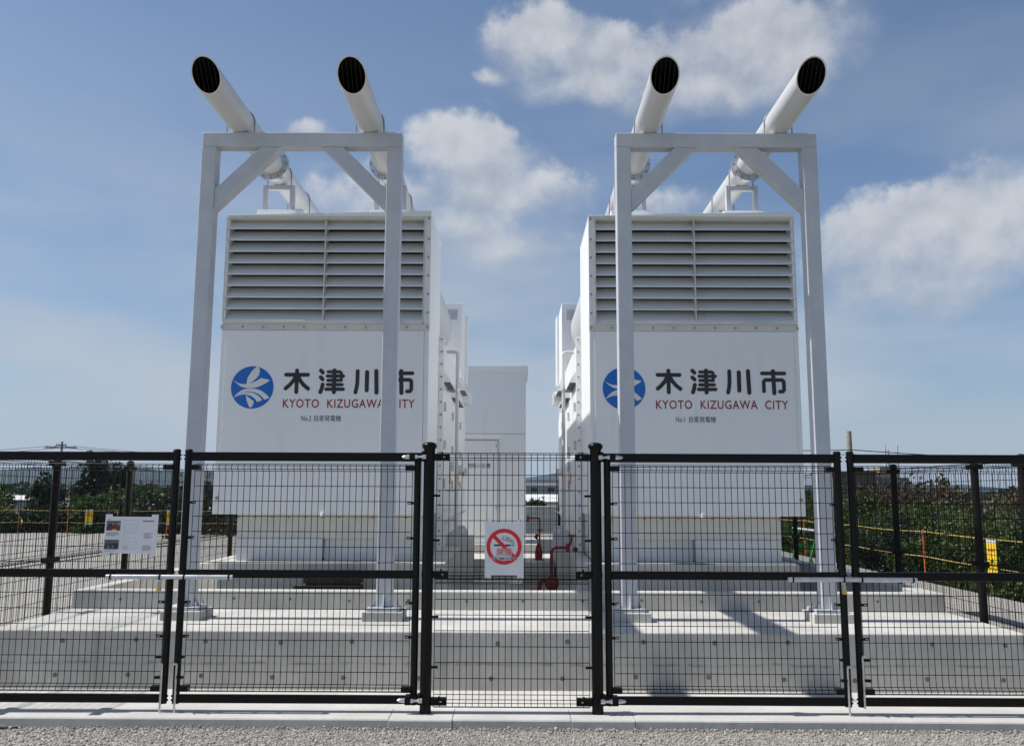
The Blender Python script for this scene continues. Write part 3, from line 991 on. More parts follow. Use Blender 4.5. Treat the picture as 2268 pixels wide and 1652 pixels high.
# ------------------------------------------------------------------ portal frames
def portal(c, label):
    F0, F1, Z0, Z1, hw, w = 8.50, 8.65, SLAB_Z + 0.10, 5.338, 1.024, 0.15
    g = thing('portal_frame', label, 'frame', (c, 8.575, SLAB_Z), 'galvanised steel frames carrying the exhaust pipes')
    mb = MB(); mb.box(c - hw, c + hw, F0, F1, Z1 - w, Z1)
    build('beam', mb, M_GALV, g, bevel=0.008)
    for sx in (-1, 1):
        mb = MB(); mb.box(c + sx * hw, c + sx * (hw - w), F0 + 0.0006, F1 - 0.0006, Z0 + 0.02, Z1 - w)
        leg = build('leg', mb, M_GALV, g, bevel=0.008)
        xi = c + sx * (hw - w)
        mb = MB(); mb.prism_xz([(xi, 4.515), (xi, 4.735), (xi - sx * 0.453, Z1 - w), (xi - sx * 0.673, Z1 - w)], F0 + 0.012, F1 - 0.012)
        build('brace', mb, M_GALV, g, bevel=0.006)
        xc = c + sx * (hw - w / 2)
        mb = MB(); mb.box(xc - 0.19, xc + 0.19, 8.40, 8.76, SLAB_Z - 0.002, SLAB_Z + 0.085)
        build('footing', mb, M_CONC, g, bevel=0.006)
        mb = MB(); mb.box(xc - 0.15, xc + 0.15, 8.44, 8.72, SLAB_Z + 0.0855, SLAB_Z + 0.1195)
        bp = build('base_plate', mb, M_GALV, g, bevel=0.003)
        mb = MB()
        mb.prism_xz([(xc - sx * 0.074, SLAB_Z + 0.12), (xc - sx * 0.125, SLAB_Z + 0.12), (xc - sx * 0.074, SLAB_Z + 0.20)], 8.57, 8.58)
        build('gusset', mb, M_GALV, bp)
        mb = MB(); mb.prism_yz([(8.501, SLAB_Z + 0.12), (8.45, SLAB_Z + 0.12), (8.501, SLAB_Z + 0.25)], xc - 0.005, xc + 0.005)
        build('gusset', mb, M_GALV, bp)
        for ax in (-0.115, 0.115):
            for ay in (8.47, 8.69):
                mb = MB(); mb.tube([(xc + ax, ay, SLAB_Z + 0.12), (xc + ax, ay, SLAB_Z + 0.165)], 0.012, 6)
                build('anchor_bolt', mb, M_ZINC, bp)
    return g


portal(-2.205, 'grey galvanised portal frame in front of the left generator')
portal(2.032, 'grey galvanised portal frame in front of the right generator')


# ------------------------------------------------------------------ fuel tank room in the gap
def tank_room():
    D, x0, x1, z0, zt = 18.06, -2.4, 0.195, 0.673, 4.33
    g = thing('fuel_tank_cabinet', 'white fuel tank cabinet with door standing in the gap between the generators', 'cabinet', (-1.1, D, z0))
    mb = MB(); mb.box(x0, x1, D, D + 1.6, z0, zt - 0.14)
    build('wall', mb, M_WHITE, g, bevel=0.004)
    mb = MB(); mb.box(x0 - 0.05, x1 + 0.045, D - 0.05, D + 1.65, zt - 0.139, zt)
    rf = build('roof', mb, M_WHITE, g, bevel=0.004)
    mb = MB(); mb.box(x1 - 0.05, x1 - 0.03, D + 0.1, D + 0.12, zt, zt + 0.05)
    build('lifting_eye', mb, M_ZINC, rf)
    mb = MB(); mb.box(x0 + 0.001, x1 - 0.003, D - 0.003, D, 2.905, 2.915)
    build('seam', mb, M_INKGREY, g)
    mb = MB(); mb.box(-1.15, -0.385, D - 0.022, D - 0.001, 0.80, 2.765)
    door = build('door', mb, M_WHITE, g, bevel=0.004)
    mb = MB(); mb.box(-1.20, -0.33, D - 0.06, D - 0.001, 2.80, 2.83)
    build('drip_rail', mb, M_WHITE, g)
    mb = MB(); mb.box(-1.17, -0.366, D - 0.0035, D - 0.0005, 0.785, 2.782)
    build('door_gap', mb, M_INKGREY, g)
    for zz in (2.62, 1.36):
        mb = MB(); mb.box(-0.425, -0.355, D - 0.035, D - 0.0225, zz, zz + 0.09)
        build('hinge', mb, M_ZINC, door)
    mb = MB(); mb.box(-0.95, -0.55, D - 0.026, D - 0.0222, 2.40, 2.41)
    build('seam', mb, M_INKGREY, door)
    build('lettering', text_mb('燃料小出槽', -1.0, -0.534, 2.20, 2.30, D - 0.0245), M_INK, door)
    return g


tank_room()


# ------------------------------------------------------------------ red fuel pipes
def red_pipes():
    g = thing('red_valve_pipe', 'dark red pipe with pump and valve rising from the pit before the right pedestal', 'pipe', (0.42, 11.0, PIT))
    mb = MB(); mb.tube([(0.44, 11, 0.62), (0.445, 11, 0.96), (0.455, 11, 1.0), (0.49, 11, 1.02), (0.60, 11, 1.02)], 0.0175, 10)
    build('riser', mb, M_RED, g, smooth=True)
    mb = MB(); mb.lathe((0.445, 11, 0.50), [(0.03, 0), (0.06, 0.015), (0.085, 0.06), (0.085, 0.11), (0.06, 0.15), (0.03, 0.175)], 16)
    build('pump_body', mb, M_RED, g, smooth=True)
    mb = MB(); mb.tube([(0.38, 11, 0.62), (0.33, 11, 0.63), (0.30, 11, 0.60), (0.29, 11, 0.54), (0.285, 11, 0.07)], 0.026, 10)
    build('inlet', mb, M_RED, g, smooth=True)
    mb = MB(); mb.tube([(0.445, 11, 0.07), (0.445, 11, 0.50)], 0.03, 10)
    build('stand', mb, M_RED, g)
    mb = MB(); mb.tube([(0.60, 11, 1.02), (0.615, 11, 1.02), (0.62, 11, 1.02), (0.665, 11, 1.02)], 0.05, 12, radii=[0.022, 0.022, 0.052, 0.052])
    v = build('valve', mb, M_RED, g, smooth=True)
    mb = MB(); mb.tube([(0.65, 11, 1.03), (0.685, 11, 1.10), (0.69, 11, 1.16)], 0.014, 8)
    build('stem', mb, M_RED, v)
    mb = MB(); mb.tube([(0.69, 11, 1.16), (0.69, 11, 1.178)], 0.05, 14)
    build('handwheel', mb, M_REDHI, v)
    mb = MB(); mb.tube([(0.722, 11, 1.0), (0.745, 10.96, 1.0)], 0.026, 10)
    build('end_cap', mb, M_RED, g)
    g = thing('red_valve_pipe', 'smaller dark red pipe with ball valve standing farther back near the fuel cabinet', 'pipe', (0.41, 15.6, 0.53))
    mb = MB(); mb.tube([(0.21, 15.6, 1.255), (0.39, 15.6, 1.255), (0.412, 15.6, 1.25), (0.418, 15.6, 1.22), (0.415, 15.6, 0.80)], 0.0155, 10)
    build('riser', mb, M_RED, g, smooth=True)
    mb = MB(); mb.tube([(0.21, 15.6, 1.19), (0.21, 15.6, 1.30)], 0.024, 8)
    build('end_tee', mb, M_RED, g)
    mb = MB(); mb.tube([(0.417, 15.6, 1.03), (0.417, 15.6, 1.06)], 0.05, 12)
    build('flange', mb, M_RED, g)
    mb = MB(); mb.lathe((0.40, 15.6, 0.52), [(0.05, 0), (0.065, 0.05), (0.07, 0.12), (0.055, 0.22), (0.025, 0.30)], 14)
    build('valve', mb, M_RED, g, smooth=True)
    mb = MB(); mb.tube([(0.37, 15.58, 0.90), (0.345, 15.56, 0.93), (0.36, 15.55, 0.965), (0.39, 15.56, 0.96)], 0.022, 8)
    build('loop', mb, M_RED, g, smooth=True)
    mb = MB(); mb.tube([(0.40, 15.6, 0.531), (0.40, 15.6, 0.545)], 0.085, 12)
    build('base_plate', mb, M_RED, g)
    # dark timber packing before the left pedestal
    g = thing('packing_stack', 'dark weathered packing timbers stacked before the left generator pedestal', 'timber', (-1.95, 9.58, PIT))
    mt = simple('weathered_timber', (0.035, 0.03, 0.027), 0.9, var=0.3, vscale=14)
    mb = MB(); mb.box(-2.33, -1.60, 9.50, 9.70, 0.80, 0.845)
    build('plank', mb, mt, g, bevel=0.004)
    mb = MB(); mb.box(-2.27, -1.66, 9.52, 9.70, 0.725, 0.799)
    build('beam', mb, mt, g, bevel=0.004)
    mb = MB(); mb.box(-2.37, -1.66, 9.49, 9.71, 0.640, 0.70)
    build('plank', mb, mt, g, bevel=0.004)
    mb = MB(); mb.box(-2.32, -1.68, 9.52, 9.70, PIT, 0.639)
    build('beam', mb, mt, g, bevel=0.004)
    mb = MB(); mb.box(-2.25, -1.70, 9.53, 9.70, 0.7005, 0.7245)
    build('beam', mb, mt, g)


red_pipes()


# ------------------------------------------------------------------ fences
WR = 0.0028
def wire_panel(p0, d, n, length, z0, z1, skip=(), fold=0.036, r=WR, bottom_fold=True):
    """welded wire panel: p0 start (x,y), d direction, n normal towards which the beads fold"""
    mb = MB()
    d = Vector((d[0], d[1], 0)); nn = Vector((n[0], n[1], 0)); p0 = Vector((p0[0], p0[1], 0))
    up = Vector((0, 0, 1))
    kz = [(0, z0), (fold, z0 + 0.014), (fold, z0 + 0.040), (0, z0 + 0.056)] if bottom_fold else [(0, z0)]
    kz += [(0, z1 - 0.056), (fold, z1 - 0.040), (fold, z1 - 0.014), (0, z1)]
    cnt = max(2, int(round(length / 0.05)))
    for i in range(cnt + 1):
        b = p0 + d * (length * i / cnt)
        vs = []
        for k, z in kz:
            q = b + nn * k + up * z
            vs += [q + d * r, q + nn * r, q - d * r, q - nn * r]
        fs = []
        for j in range(len(kz) - 1):
            for m in range(4):
                a = j * 4 + m; c2 = j * 4 + (m + 1) % 4
                fs.append((a, c2, c2 + 4, a + 4))
        mb.add(vs, fs)
    hz = [(k - (2 * r if k == 0 else -2 * r), z) for k, z in kz]
    z = z1 - 0.176
    while z > z0 + 0.09:
        hz.append((-2 * r, z))
        z -= 0.12
    for k, z in hz:
        a = p0 + nn * k + up * z; b = a + d * length
        vs = []
        for q in (a, b):
            vs += [q + up * r, q + nn * r, q - up * r, q - nn * r]
        mb.add(vs, [(m, (m + 1) % 4, (m + 1) % 4 + 4, m + 4) for m in range(4)])
    return mb


# fixed panel between the two round posts
PXL, PXR = -0.698, 0.636
fx = thing('mesh_fence', 'narrow black mesh panel with two round capped posts between the gates', 'fence', (-0.03, FEN, 0))
for px in (PXL, PXR):
    mb = MB(); mb.tube([(px, FEN, -0.12), (px, FEN, 2.035)], 0.0445, 24)
    post = build('post', mb, M_BLACK, fx, smooth=True)
    mb = MB(); mb.lathe((px, FEN, 2.03), [(0.0455, -0.055), (0.0455, -0.004), (0.052, 0.006), (0.060, 0.018), (0.060, 0.032), (0.052, 0.046), (0.03, 0.056), (0.008, 0.058)], 24)
    build('cap', mb, M_BLACK, post, smooth=True)
    sx = 1 if px < 0 else -1
    for z in (1.965, 1.045, 0.085):
        mb = MB(); mb.box(px + sx * 0.04, px + sx * 0.165, FEN - 0.026, FEN + 0.03, z - 0.028, z + 0.028)
        mb.box(px + sx * 0.10, px + sx * 0.112, FEN - 0.034, FEN - 0.0265, z - 0.010, z + 0.045)
        cl = build('clamp', mb, M_BLACK, fx, bevel=0.004)
        mb = MB(); mb.disc_y(px + sx * 0.12, FEN - 0.0265, z, 0.009, 8, 0.006)
        build('clamp_bolt', mb, M_ZINC, cl)
        mb = MB(); mb.tube([(px, FEN, z - 0.02), (px, FEN, z + 0.02)], 0.0475, 20)
        build('collar', mb, M_BLACK, fx)
    for z in (1.66, 1.31, 0.72, 0.34):
        mb = MB(); mb.box(px + sx * 0.04, px + sx * 0.092, FEN - 0.012, FEN + 0.012, z - 0.009, z + 0.009)
        build('clip', mb, M_BLACK, fx, bevel=0.002)
PW0, PWL = PXL + 0.062, (PXR - PXL) - 0.124
stuff(build('wire_mesh', wire_panel((PW0, FEN), (1, 0), (0, -1), PWL, 1.005, 2.0), M_WIRE, fx))
stuff(build('wire_mesh', wire_panel((PW0, FEN + 0.004), (1, 0), (0, -1), PWL, 0.04, 1.03), M_WIRE, fx))


def gate_leaf(xh, xm, label, rods):
    """one gate leaf from the hinge stile xh to the meeting stile xm (stile centres)"""
    s = 1 if xm > xh else -1
    g = thing('gate_leaf', label, 'gate', (xh, FEN, 0), 'black mesh gate leaves')
    R = 0.028
    for x, top in ((xh, 1.985), (xm, 2.015)):
        mb = MB(); mb.tube([(x, FEN, 0.06), (x, FEN, top)], R, 16)
        st = build('stile', mb, M_BLACK, g, smooth=True)
        mb = MB(); mb.lathe((x, FEN, top), [(R + 0.002, -0.02), (R + 0.002, 0.0), (R - 0.006, 0.008)], 16)
        build('cap', mb, M_BLACK, st, smooth=True)
        if x == xm:
            for z in (1.975, 1.945, 1.055, 1.03, 0.115, 0.085):
                mb = MB(); mb.tube([(x + s * 0.025, FEN, z), (x + s * 0.036, FEN, z)], 0.008, 8)
                build('end_bolt', mb, M_BLACK, st)
    for z0, z1 in ((1.930, 2.0), (1.012, 1.076), (0.066, 0.128)):
        mb = MB(); mb.box(xh + s * 0.024, xm - s * 0.024, FEN - 0.02, FEN + 0.02, z0, z1)
        build('rail', mb, M_BLACK, g, bevel=0.006)
    L = abs(xm - xh) - 0.09
    xs = min(xh, xm) + 0.045
    stuff(build('wire_mesh', wire_panel((xs, FEN + 0.030), (1, 0), (0, -1), L, 0.142, 1.907, fold=0.024), M_WIRE, g))
    for x, sg in ((xh, s), (xm, -s)):
        for z in (1.878, 0.172):
            mb = MB(); mb.box(x + sg * 0.018, x + sg * 0.098, FEN - 0.03, FEN + 0.035, z - 0.021, z + 0.021)
            build('clamp', mb, M_BLACK, g, bevel=0.005)
        for z in (1.60, 1.325, 0.825, 0.565):
            mb = MB(); mb.box(x + sg * 0.02, x + sg * 0.052, FEN - 0.012, FEN + 0.012, z - 0.010, z + 0.010)
            mb.tube([(x + sg * 0.05, FEN - 0.005, z - 0.008), (x + sg * 0.075, FEN - 0.005, z - 0.007), (x + sg * 0.075, FEN - 0.005, z + 0.007), (x + sg * 0.05, FEN - 0.005, z + 0.008)], 0.0035, 6)
            build('clip', mb, M_BLACK, g)
    # hinges
    px = xh - s * 0.092
    if abs(xh) > 4:
        mb = MB(); mb.tube([(px, FEN, -0.12), (px, FEN, 2.06)], 0.0445, 20)
        gp = build('gate_post', mb, M_BLACK, smooth=True)
        tag(gp, 'round black gate post at the outer end of the %s gate leaf' % ('leftmost' if xh < 0 else 'rightmost'), 'post')
    for z, zz in ((1.985, 1.965), (0.085, 0.10)):
        mb = MB()
        mb.box(xh - s * 0.03, xh + s * 0.045, FEN - 0.034, FEN + 0.034, zz - 0.015, zz + 0.035)
        mb.box(px + s * 0.03, px + s * 0.062, FEN - 0.05, FEN + 0.03, zz - 0.035, zz + 0.045)
        h = build('hinge', mb, M_BLACK, g, bevel=0.006)
        mb = MB()
        mb.tube([(px + s * 0.02, FEN - 0.055, zz), (px + s * 0.05, FEN - 0.055, zz), (px + s * 0.055, FEN - 0.055, zz), (px + s * 0.085, FEN - 0.055, zz), (px + s * 0.09, FEN - 0.055, zz), (px + s * 0.108, FEN - 0.055, zz)],
                0.01, 10, radii=[0.019, 0.019, 0.010, 0.010, 0.017, 0.017])
        build('hinge_bolt', mb, M_ZINC, h, smooth=True)
        mb = MB(); mb.tube([(px + s * 0.155, FEN - 0.045, zz), (px + s * 0.178, FEN - 0.045, zz), (px + s * 0.18, FEN - 0.045, zz), (px + s * 0.198, FEN - 0.045, zz), (px + s * 0.215, FEN - 0.045, zz)],
                0.01, 10, radii=[0.019, 0.019, 0.015, 0.015, 0.005])
        build('hinge_bolt', mb, M_ZINC, h, smooth=True)
        mb = MB(); mb.box(px + s * 0.108, px + s * 0.155, FEN - 0.065, FEN + 0.03, zz - 0.032, zz + 0.034)
        build('hinge_block', mb, M_BLACK, h, bevel=0.004)
    # drop rod with guides
    xr = xm - s * 0.008
    z0, z1 = rods
    yr = FEN - 0.042
    for z in (0.415, 0.262):
        mb = MB(); mb.box(xr - s * 0.012, xr - s * 0.075 if z1 > 0.45 else xr - s * 0.055, yr - 0.014, FEN - 0.024, z - 0.010, z + 0.010)
        build('rod_guide', mb, M_BLACK, g, bevel=0.003)
    mb = MB(); mb.tube([(xr, yr, z0), (xr, yr, z1), (xr + s * 0.001, yr - 0.012, z1 + 0.008), (xr + s * 0.002, yr - 0.045, z1 + 0.008)], 0.0085, 8)
    build('drop_rod', mb, M_ZINC, g, smooth=True)
    return g


gate_leaf(-0.79, -2.636, 'black mesh gate leaf hung on the left round post', (-0.005, 0.36))
gate_leaf(-4.58, -2.732, 'leftmost black mesh gate leaf, with the papers tied to it', (-0.005, 0.36))
gate_leaf(0.728, 2.572, 'black mesh gate leaf hung on the right round post', (-0.005, 0.36))
gate_leaf(4.52, 2.675, 'rightmost black mesh gate leaf, beside the yellow sign behind it', (0.055, 0.44))

for xa, xb, xl, side, lb in ((-3.212, -2.218, -2.79, 'left', 'silver sliding lock bar across the left pair of gate leaves'),
                             (2.128, 3.128, 2.56, 'right', 'silver sliding lock bar across the right pair of gate leaves')):
    yb = FEN - 0.056
    g = thing('lock_bar', lb, 'lock bar', ((xa + xb) / 2, yb, 1.02), 'silver lock bars on the gates')
    mb = MB(); mb.tube([(xa, yb, 1.022), (xb, yb, 1.022)], 0.0185, 16)
    build('bar', mb, M_ZINC, g, smooth=True)
    for x in (xa + 0.035, xl, xl + 0.19 if side == 'left' else xl + 0.14, xb - 0.03):
        mb = MB(); mb.tube([(x - 0.006, yb, 1.022), (x + 0.006, yb, 1.022)], 0.0235, 16)
        mb.box(x - 0.006, x + 0.006, yb + 0.018, FEN - 0.021, 1.015, 1.045)
        build('bracket', mb, M_BLACK, g)
    mb = MB(); mb.box(xl - 0.018, xl + 0.012, yb - 0.003, yb + 0.003, 0.915, 1.003)
    build('lock_plate', mb, M_ZINC, g, bevel=0.001)
    pl = thing('padlock', 'brass padlock hanging from the %s lock bar' % side, 'padlock', (xl, yb - 0.012, 0.93), 'brass padlocks on the gates')
    mb = MB(); mb.box(xl - 0.016, xl + 0.016, yb - 0.022, yb - 0.005, 0.912, 0.946)
    build('body', mb, M_BRASS, pl, bevel=0.003)
    mb = MB(); mb.tube([(xl - 0.010, yb - 0.012, 0.946), (xl - 0.010, yb - 0.012, 0.972)] + [(xl + 0.010 * math.cos(t), yb - 0.012, 0.972 + 0.010 * math.sin(t)) for t in [math.pi - k * math.pi / 6 for k in range(7)]] + [(xl + 0.010, yb - 0.012, 0.946)], 0.003, 8)
    build('shackle', mb, M_ZINC, pl, smooth=True)


def side_fence(x, label, posts, d_end, nrm):
    g = thing('mesh_fence', label, 'fence', (x, posts[0], 0), 'black mesh fences round the yard')
    for p in posts:
        mb = MB(); mb.tube([(x, p, -0.2), (x, p, 2.03)], 0.038, 14)
        po = build('post', mb, M_BROWN, g, smooth=True)
        mb = MB(); mb.lathe((x, p, 2.03), [(0.041, -0.03), (0.044, 0.0), (0.036, 0.02), (0.01, 0.03)], 14)
        build('cap', mb, M_BROWN, po, smooth=True)
        for z in (1.965, 1.0, 0.06):
            mb = MB(); mb.box(x - 0.03, x + 0.03, p - 0.12, p + 0.12, z - 0.025, z + 0.025)
            build('clamp', mb, M_BROWN, g, bevel=0.004)
    a = posts[0]
    stuff(build('wire_mesh', wire_panel((x, a), (0, 1), (nrm, 0), d_end - a, 1.0, 2.0), M_WIRE, g))
    stuff(build('wire_mesh', wire_panel((x + 0.005 * nrm, a), (0, 1), (nrm, 0), d_end - a, 0.02, 1.02), M_WIRE, g))
    return g


side_fence(-4.70, 'black mesh side fence along the left edge of the foundation', [7.0, 8.95, 10.65, 12.6, 14.55, 16.5, 18.45, 20.4], 20.4, 1)
side_fence(4.65, 'black mesh side fence along the right edge of the foundation', [7.0, 8.08, 8.92, 10.83, 12.8, 14.75, 16.7, 18.6, 20.4], 20.4, -1)
g = thing('mesh_fence', 'black mesh rear fence behind the fuel cabinet', 'fence', (0, 20.55, 0), 'black mesh fences round the yard')
for x in (-4.7, -2.8, -0.9, 1.0, 2.9, 4.65):
    mb = MB(); mb.tube([(x, 20.55, -0.2), (x, 20.55, 2.03)], 0.03, 12)
    build('post', mb, M_BROWN, g, smooth=True)
stuff(build('wire_mesh', wire_panel((-4.7, 20.55), (1, 0), (0, -1), 9.35, 0.02, 2.0), M_WIRE, g))

# ------------------------------------------------------------------ papers on the fence
def no_smoking():
    x0, x1, z0, z1, y = -0.245, 0.060, 1.045, 1.452, FEN - 0.046
    g = thing('no_smoking_sign', 'white no smoking sign with red ring tied to the middle fence panel', 'sign', ((x0 + x1) / 2, y, z0))
    mb = MB()
    n = 14
    rp = random.Random(2)
    # flat laminated sheet with tabs at the corners
    mb.box(x0, x1, y - 0.0004, y + 0.0004, z0, z1)
    for xa, xb in ((x0, x0 + 0.05), (x1 - 0.05, x1)):
        mb.box(xa, xb, y - 0.0003, y + 0.0003, z1, z1 + 0.024)
        mb.box(xa, xb, y - 0.0003, y + 0.0003, z0 - 0.024, z0)
    build('sheet', mb, M_PAPER, g)
    cx, cz, ro, ri = -0.094, 1.265, 0.139, 0.109
    yl = y - 0.0020
    mb = MB()
    m = 48
    vs = [(cx + ro * math.cos(2 * math.pi * t / m), yl, cz + ro * math.sin(2 * math.pi * t / m)) for t in range(m)] + \
         [(cx + ri * math.cos(2 * math.pi * t / m), yl, cz + ri * math.sin(2 * math.pi * t / m)) for t in range(m)]
    mb.add(vs, [(t, (t + 1) % m, m + (t + 1) % m, m + t) for t in range(m)])
    build('ring', mb, M_SIGNRED, g)
    q = math.sqrt(0.5); hw = 0.0145; r = ri + 0.004
    mb = MB(); mb.face_xz([(cx - r * q - hw * q, cz + r * q - hw * q), (cx - r * q + hw * q, cz + r * q + hw * q), (cx + r * q + hw * q, cz - r * q + hw * q), (cx + r * q - hw * q, cz - r * q - hw * q)], yl - 0.0012)
    build('slash', mb, M_SIGNRED, g)
    mb = MB(); mb.box(cx - 0.080, cx + 0.050, yl - 0.0006, yl, cz + 0.004, cz + 0.017)
    for xx in (0.060, 0.073):
        mb.box(cx + xx, cx + xx + 0.006, yl - 0.0006, yl, cz + 0.004, cz + 0.017)
    build('cigarette', mb, M_INK, g)
    mb = MB()
    def line(pts, w=0.0022):
        pts = [(cx + a, yl - 0.0008, cz + b) for a, b in catmull(pts, 5)]
        mb.tube(pts, w, 4)
    line([(0.063, 0.022), (0.060, 0.036), (0.045, 0.041), (0.022, 0.043), (0.012, 0.052), (-0.006, 0.053), (-0.013, 0.062), (-0.009, 0.074), (0.004, 0.078)])
    line([(0.076, 0.022), (0.075, 0.038), (0.062, 0.050), (0.042, 0.054), (0.038, 0.064), (0.026, 0.073), (0.014, 0.071)])
    line([(0.012, 0.052), (0.022, 0.062), (0.040, 0.057)])
    build('smoke', mb, M_INK, g)
    build('lettering_edge', text_mb('禁煙', cx - 0.064, cx + 0.064, cz - 0.074, cz - 0.009, yl - 0.0018, 1.0, 0.03), M_PAPER, g)
    build('lettering', text_mb('禁煙', cx - 0.060, cx + 0.060, cz - 0.070, cz - 0.013, yl - 0.0028), M_SIGNRED, g)
    build('lettering_edge', text_mb('NO SMOKING', cx - 0.102, cx + 0.104, cz - 0.105, cz - 0.076, yl - 0.0018, 1.0, 0.03), M_PAPER, g)
    build('lettering', text_mb('NO SMOKING', cx - 0.098, cx + 0.100, cz - 0.102, cz - 0.079, yl - 0.0028), M_INK, g)
    for xx in (x0 + 0.02, x1 - 0.02):
        for zz in (z1 + 0.018, z0 - 0.018):
            mb = MB(); mb.tube([(xx, y - 0.004, zz - 0.012), (xx - 0.008, y - 0.006, zz), (xx - 0.010, y + 0.03, zz + 0.012)], 0.0014, 5)
            build('wire_tie', mb, M_BLACK, g)


no_smoking()


def notice():
    y = FEN - 0.012
    # corners measured on the sheet: slightly skewed
    BL, BR, TR, TL = (-3.276, 1.199), (-2.852, 1.196), (-2.846, 1.484), (-3.268, 1.486)
    g = thing('notice_sheet', 'white laminated notice with two photos and plans tied to the left gate leaf', 'notice', (-3.06, y, 1.2))
    def W(u, v):
        a = (BL[0] + (BR[0] - BL[0]) * u, BL[1] + (BR[1] - BL[1]) * u)
        b = (TL[0] + (TR[0] - TL[0]) * u, TL[1] + (TR[1] - TL[1]) * u)
        return (a[0] + (b[0] - a[0]) * v, a[1] + (b[1] - a[1]) * v)
    mb = MB()
    mb.prism_xz([W(0, 0), W(1, 0), W(1, 1), W(0, 1)], y - 0.0004, y + 0.0004)
    for u in (0.0, 0.87):
        a = W(u, 1.0); b = W(u + 0.13, 1.0)
        mb.box(a[0], b[0], y - 0.0003, y + 0.0003, a[1] - 0.001, a[1] + 0.018)
        a = W(u, 0.0); b = W(u + 0.13, 0.0)
        mb.box(a[0], b[0], y - 0.0003, y + 0.0003, a[1] - 0.02, a[1] + 0.001)
    build('sheet', mb, M_PAPER, g)
    yl = y - 0.0018
    def patch(name, pts, mat, lift=0.0):
        m2 = MB(); m2.face_xz([W(*p) for p in pts], yl - lift)
        build(name, m2, mat, g, tri=True)
    rect = lambda u0, u1, v0, v1: [(u0, v0), (u1, v0), (u1, v1), (u0, v1)]
    ph1 = simple('photo_grey', (0.20, 0.21, 0.23), 0.3, var=0.6, vscale=40)
    ph2 = simple('photo_red', (0.16, 0.03, 0.025), 0.3, var=0.5, vscale=60)
    ph3 = simple('photo_dark', (0.03, 0.03, 0.045), 0.3, var=0.6, vscale=45)
    ph4 = simple('photo_night', (0.10, 0.095, 0.115), 0.3, var=0.5, vscale=30)
    patch('photo', rect(0.03, 0.295, 0.62, 0.88), ph1)
    patch('photo_detail', [(0.03, 0.62), (0.28, 0.62), (0.29, 0.74), (0.20, 0.78), (0.12, 0.76), (0.04, 0.70)], ph2, 0.0006)
    patch('photo_detail', [(0.06, 0.66), (0.10, 0.70), (0.15, 0.80), (0.10, 0.82), (0.06, 0.76)], ph3, 0.0012)
    patch('photo_detail', [(0.14, 0.62), (0.23, 0.62), (0.22, 0.655), (0.15, 0.655)], M_YELLOW, 0.0012)
    patch('photo_detail', rect(0.035, 0.295, 0.85, 0.88), ph3, 0.0012)
    patch('photo', rect(0.02, 0.29, 0.11, 0.37), ph4)
    patch('photo_detail', [(0.03, 0.14), (0.28, 0.14), (0.27, 0.25), (0.22, 0.27), (0.08, 0.27), (0.03, 0.22)], ph3, 0.0006)
    patch('photo_detail', rect(0.09, 0.115, 0.15, 0.21), M_INKGREY, 0.0012)
    patch('photo_detail', rect(0.17, 0.195, 0.15, 0.21), M_INKGREY, 0.0012)
    rn = random.Random(4)
    def lines(u0, u1, v0, v1, cnt, mat):
        for i in range(cnt):
            v = v1 - (v1 - v0) * (i + 0.5) / cnt
            e = u1 - rn.uniform(0, 0.3) * (u1 - u0)
            patch('text_line', rect(u0 + rn.uniform(0, .01), e, v, v + 0.012), mat)
    lines(0.03, 0.29, 0.46, 0.57, 4, M_INKGREY)
    lines(0.04, 0.13, 0.90, 0.93, 1, M_INKGREY)
    lines(0.02, 0.27, 0.03, 0.09, 2, M_INKLIGHT)
    patch('text_line', rect(0.71, 0.925, 0.865, 0.90), M_INKGREY)
    lines(0.74, 0.93, 0.40, 0.56, 5, M_INKGREY)
    lines(0.73, 0.93, 0.07, 0.22, 5, M_INKGREY)
    def frame(u0, u1, v0, v1, mat):
        w = 0.004
        patch('plan_line', rect(u0, u1, v0, v0 + w * 1.4), mat); patch('plan_line', rect(u0, u1, v1 - w * 1.4, v1), mat)
        patch('plan_line', rect(u0, u0 + w, v0 + 0.007, v1 - 0.007), mat); patch('plan_line', rect(u1 - w, u1, v0 + 0.007, v1 - 0.007), mat)
    frame(0.37, 0.62, 0.58, 0.90, M_INKLIGHT); frame(0.40, 0.48, 0.66, 0.80, M_INKLIGHT); frame(0.51, 0.59, 0.66, 0.80, M_INKLIGHT)
    frame(0.37, 0.60, 0.41, 0.56, M_INKLIGHT); frame(0.38, 0.47, 0.24, 0.32, M_INKLIGHT); frame(0.52, 0.62, 0.12, 0.33, M_INKLIGHT)
    lines(0.36, 0.5, 0.10, 0.2, 4, M_INKLIGHT)


notice()

# ------------------------------------------------------------------ loose cable scraps
for pts, lb in (([(-3.72, 7.42, 0.006), (-3.6, 7.40, 0.008), (-3.47, 7.395, 0.006), (-3.35, 7.41, 0.008), (-3.26, 7.44, 0.006)], 'short black cable scrap lying on the apron behind the leftmost gate leaf'),
                ([(-4.3, 6.70, -0.066), (-4.05, 6.735, -0.06), (-3.85, 6.765, -0.062), (-3.72, 6.80, -0.066)], 'black cable end lying in the gravel at the bottom left')):
    mb = MB(); mb.tube(pts, 0.006, 8)
    tag(build('cable', mb, M_BLACK, smooth=True), lb, 'cable')


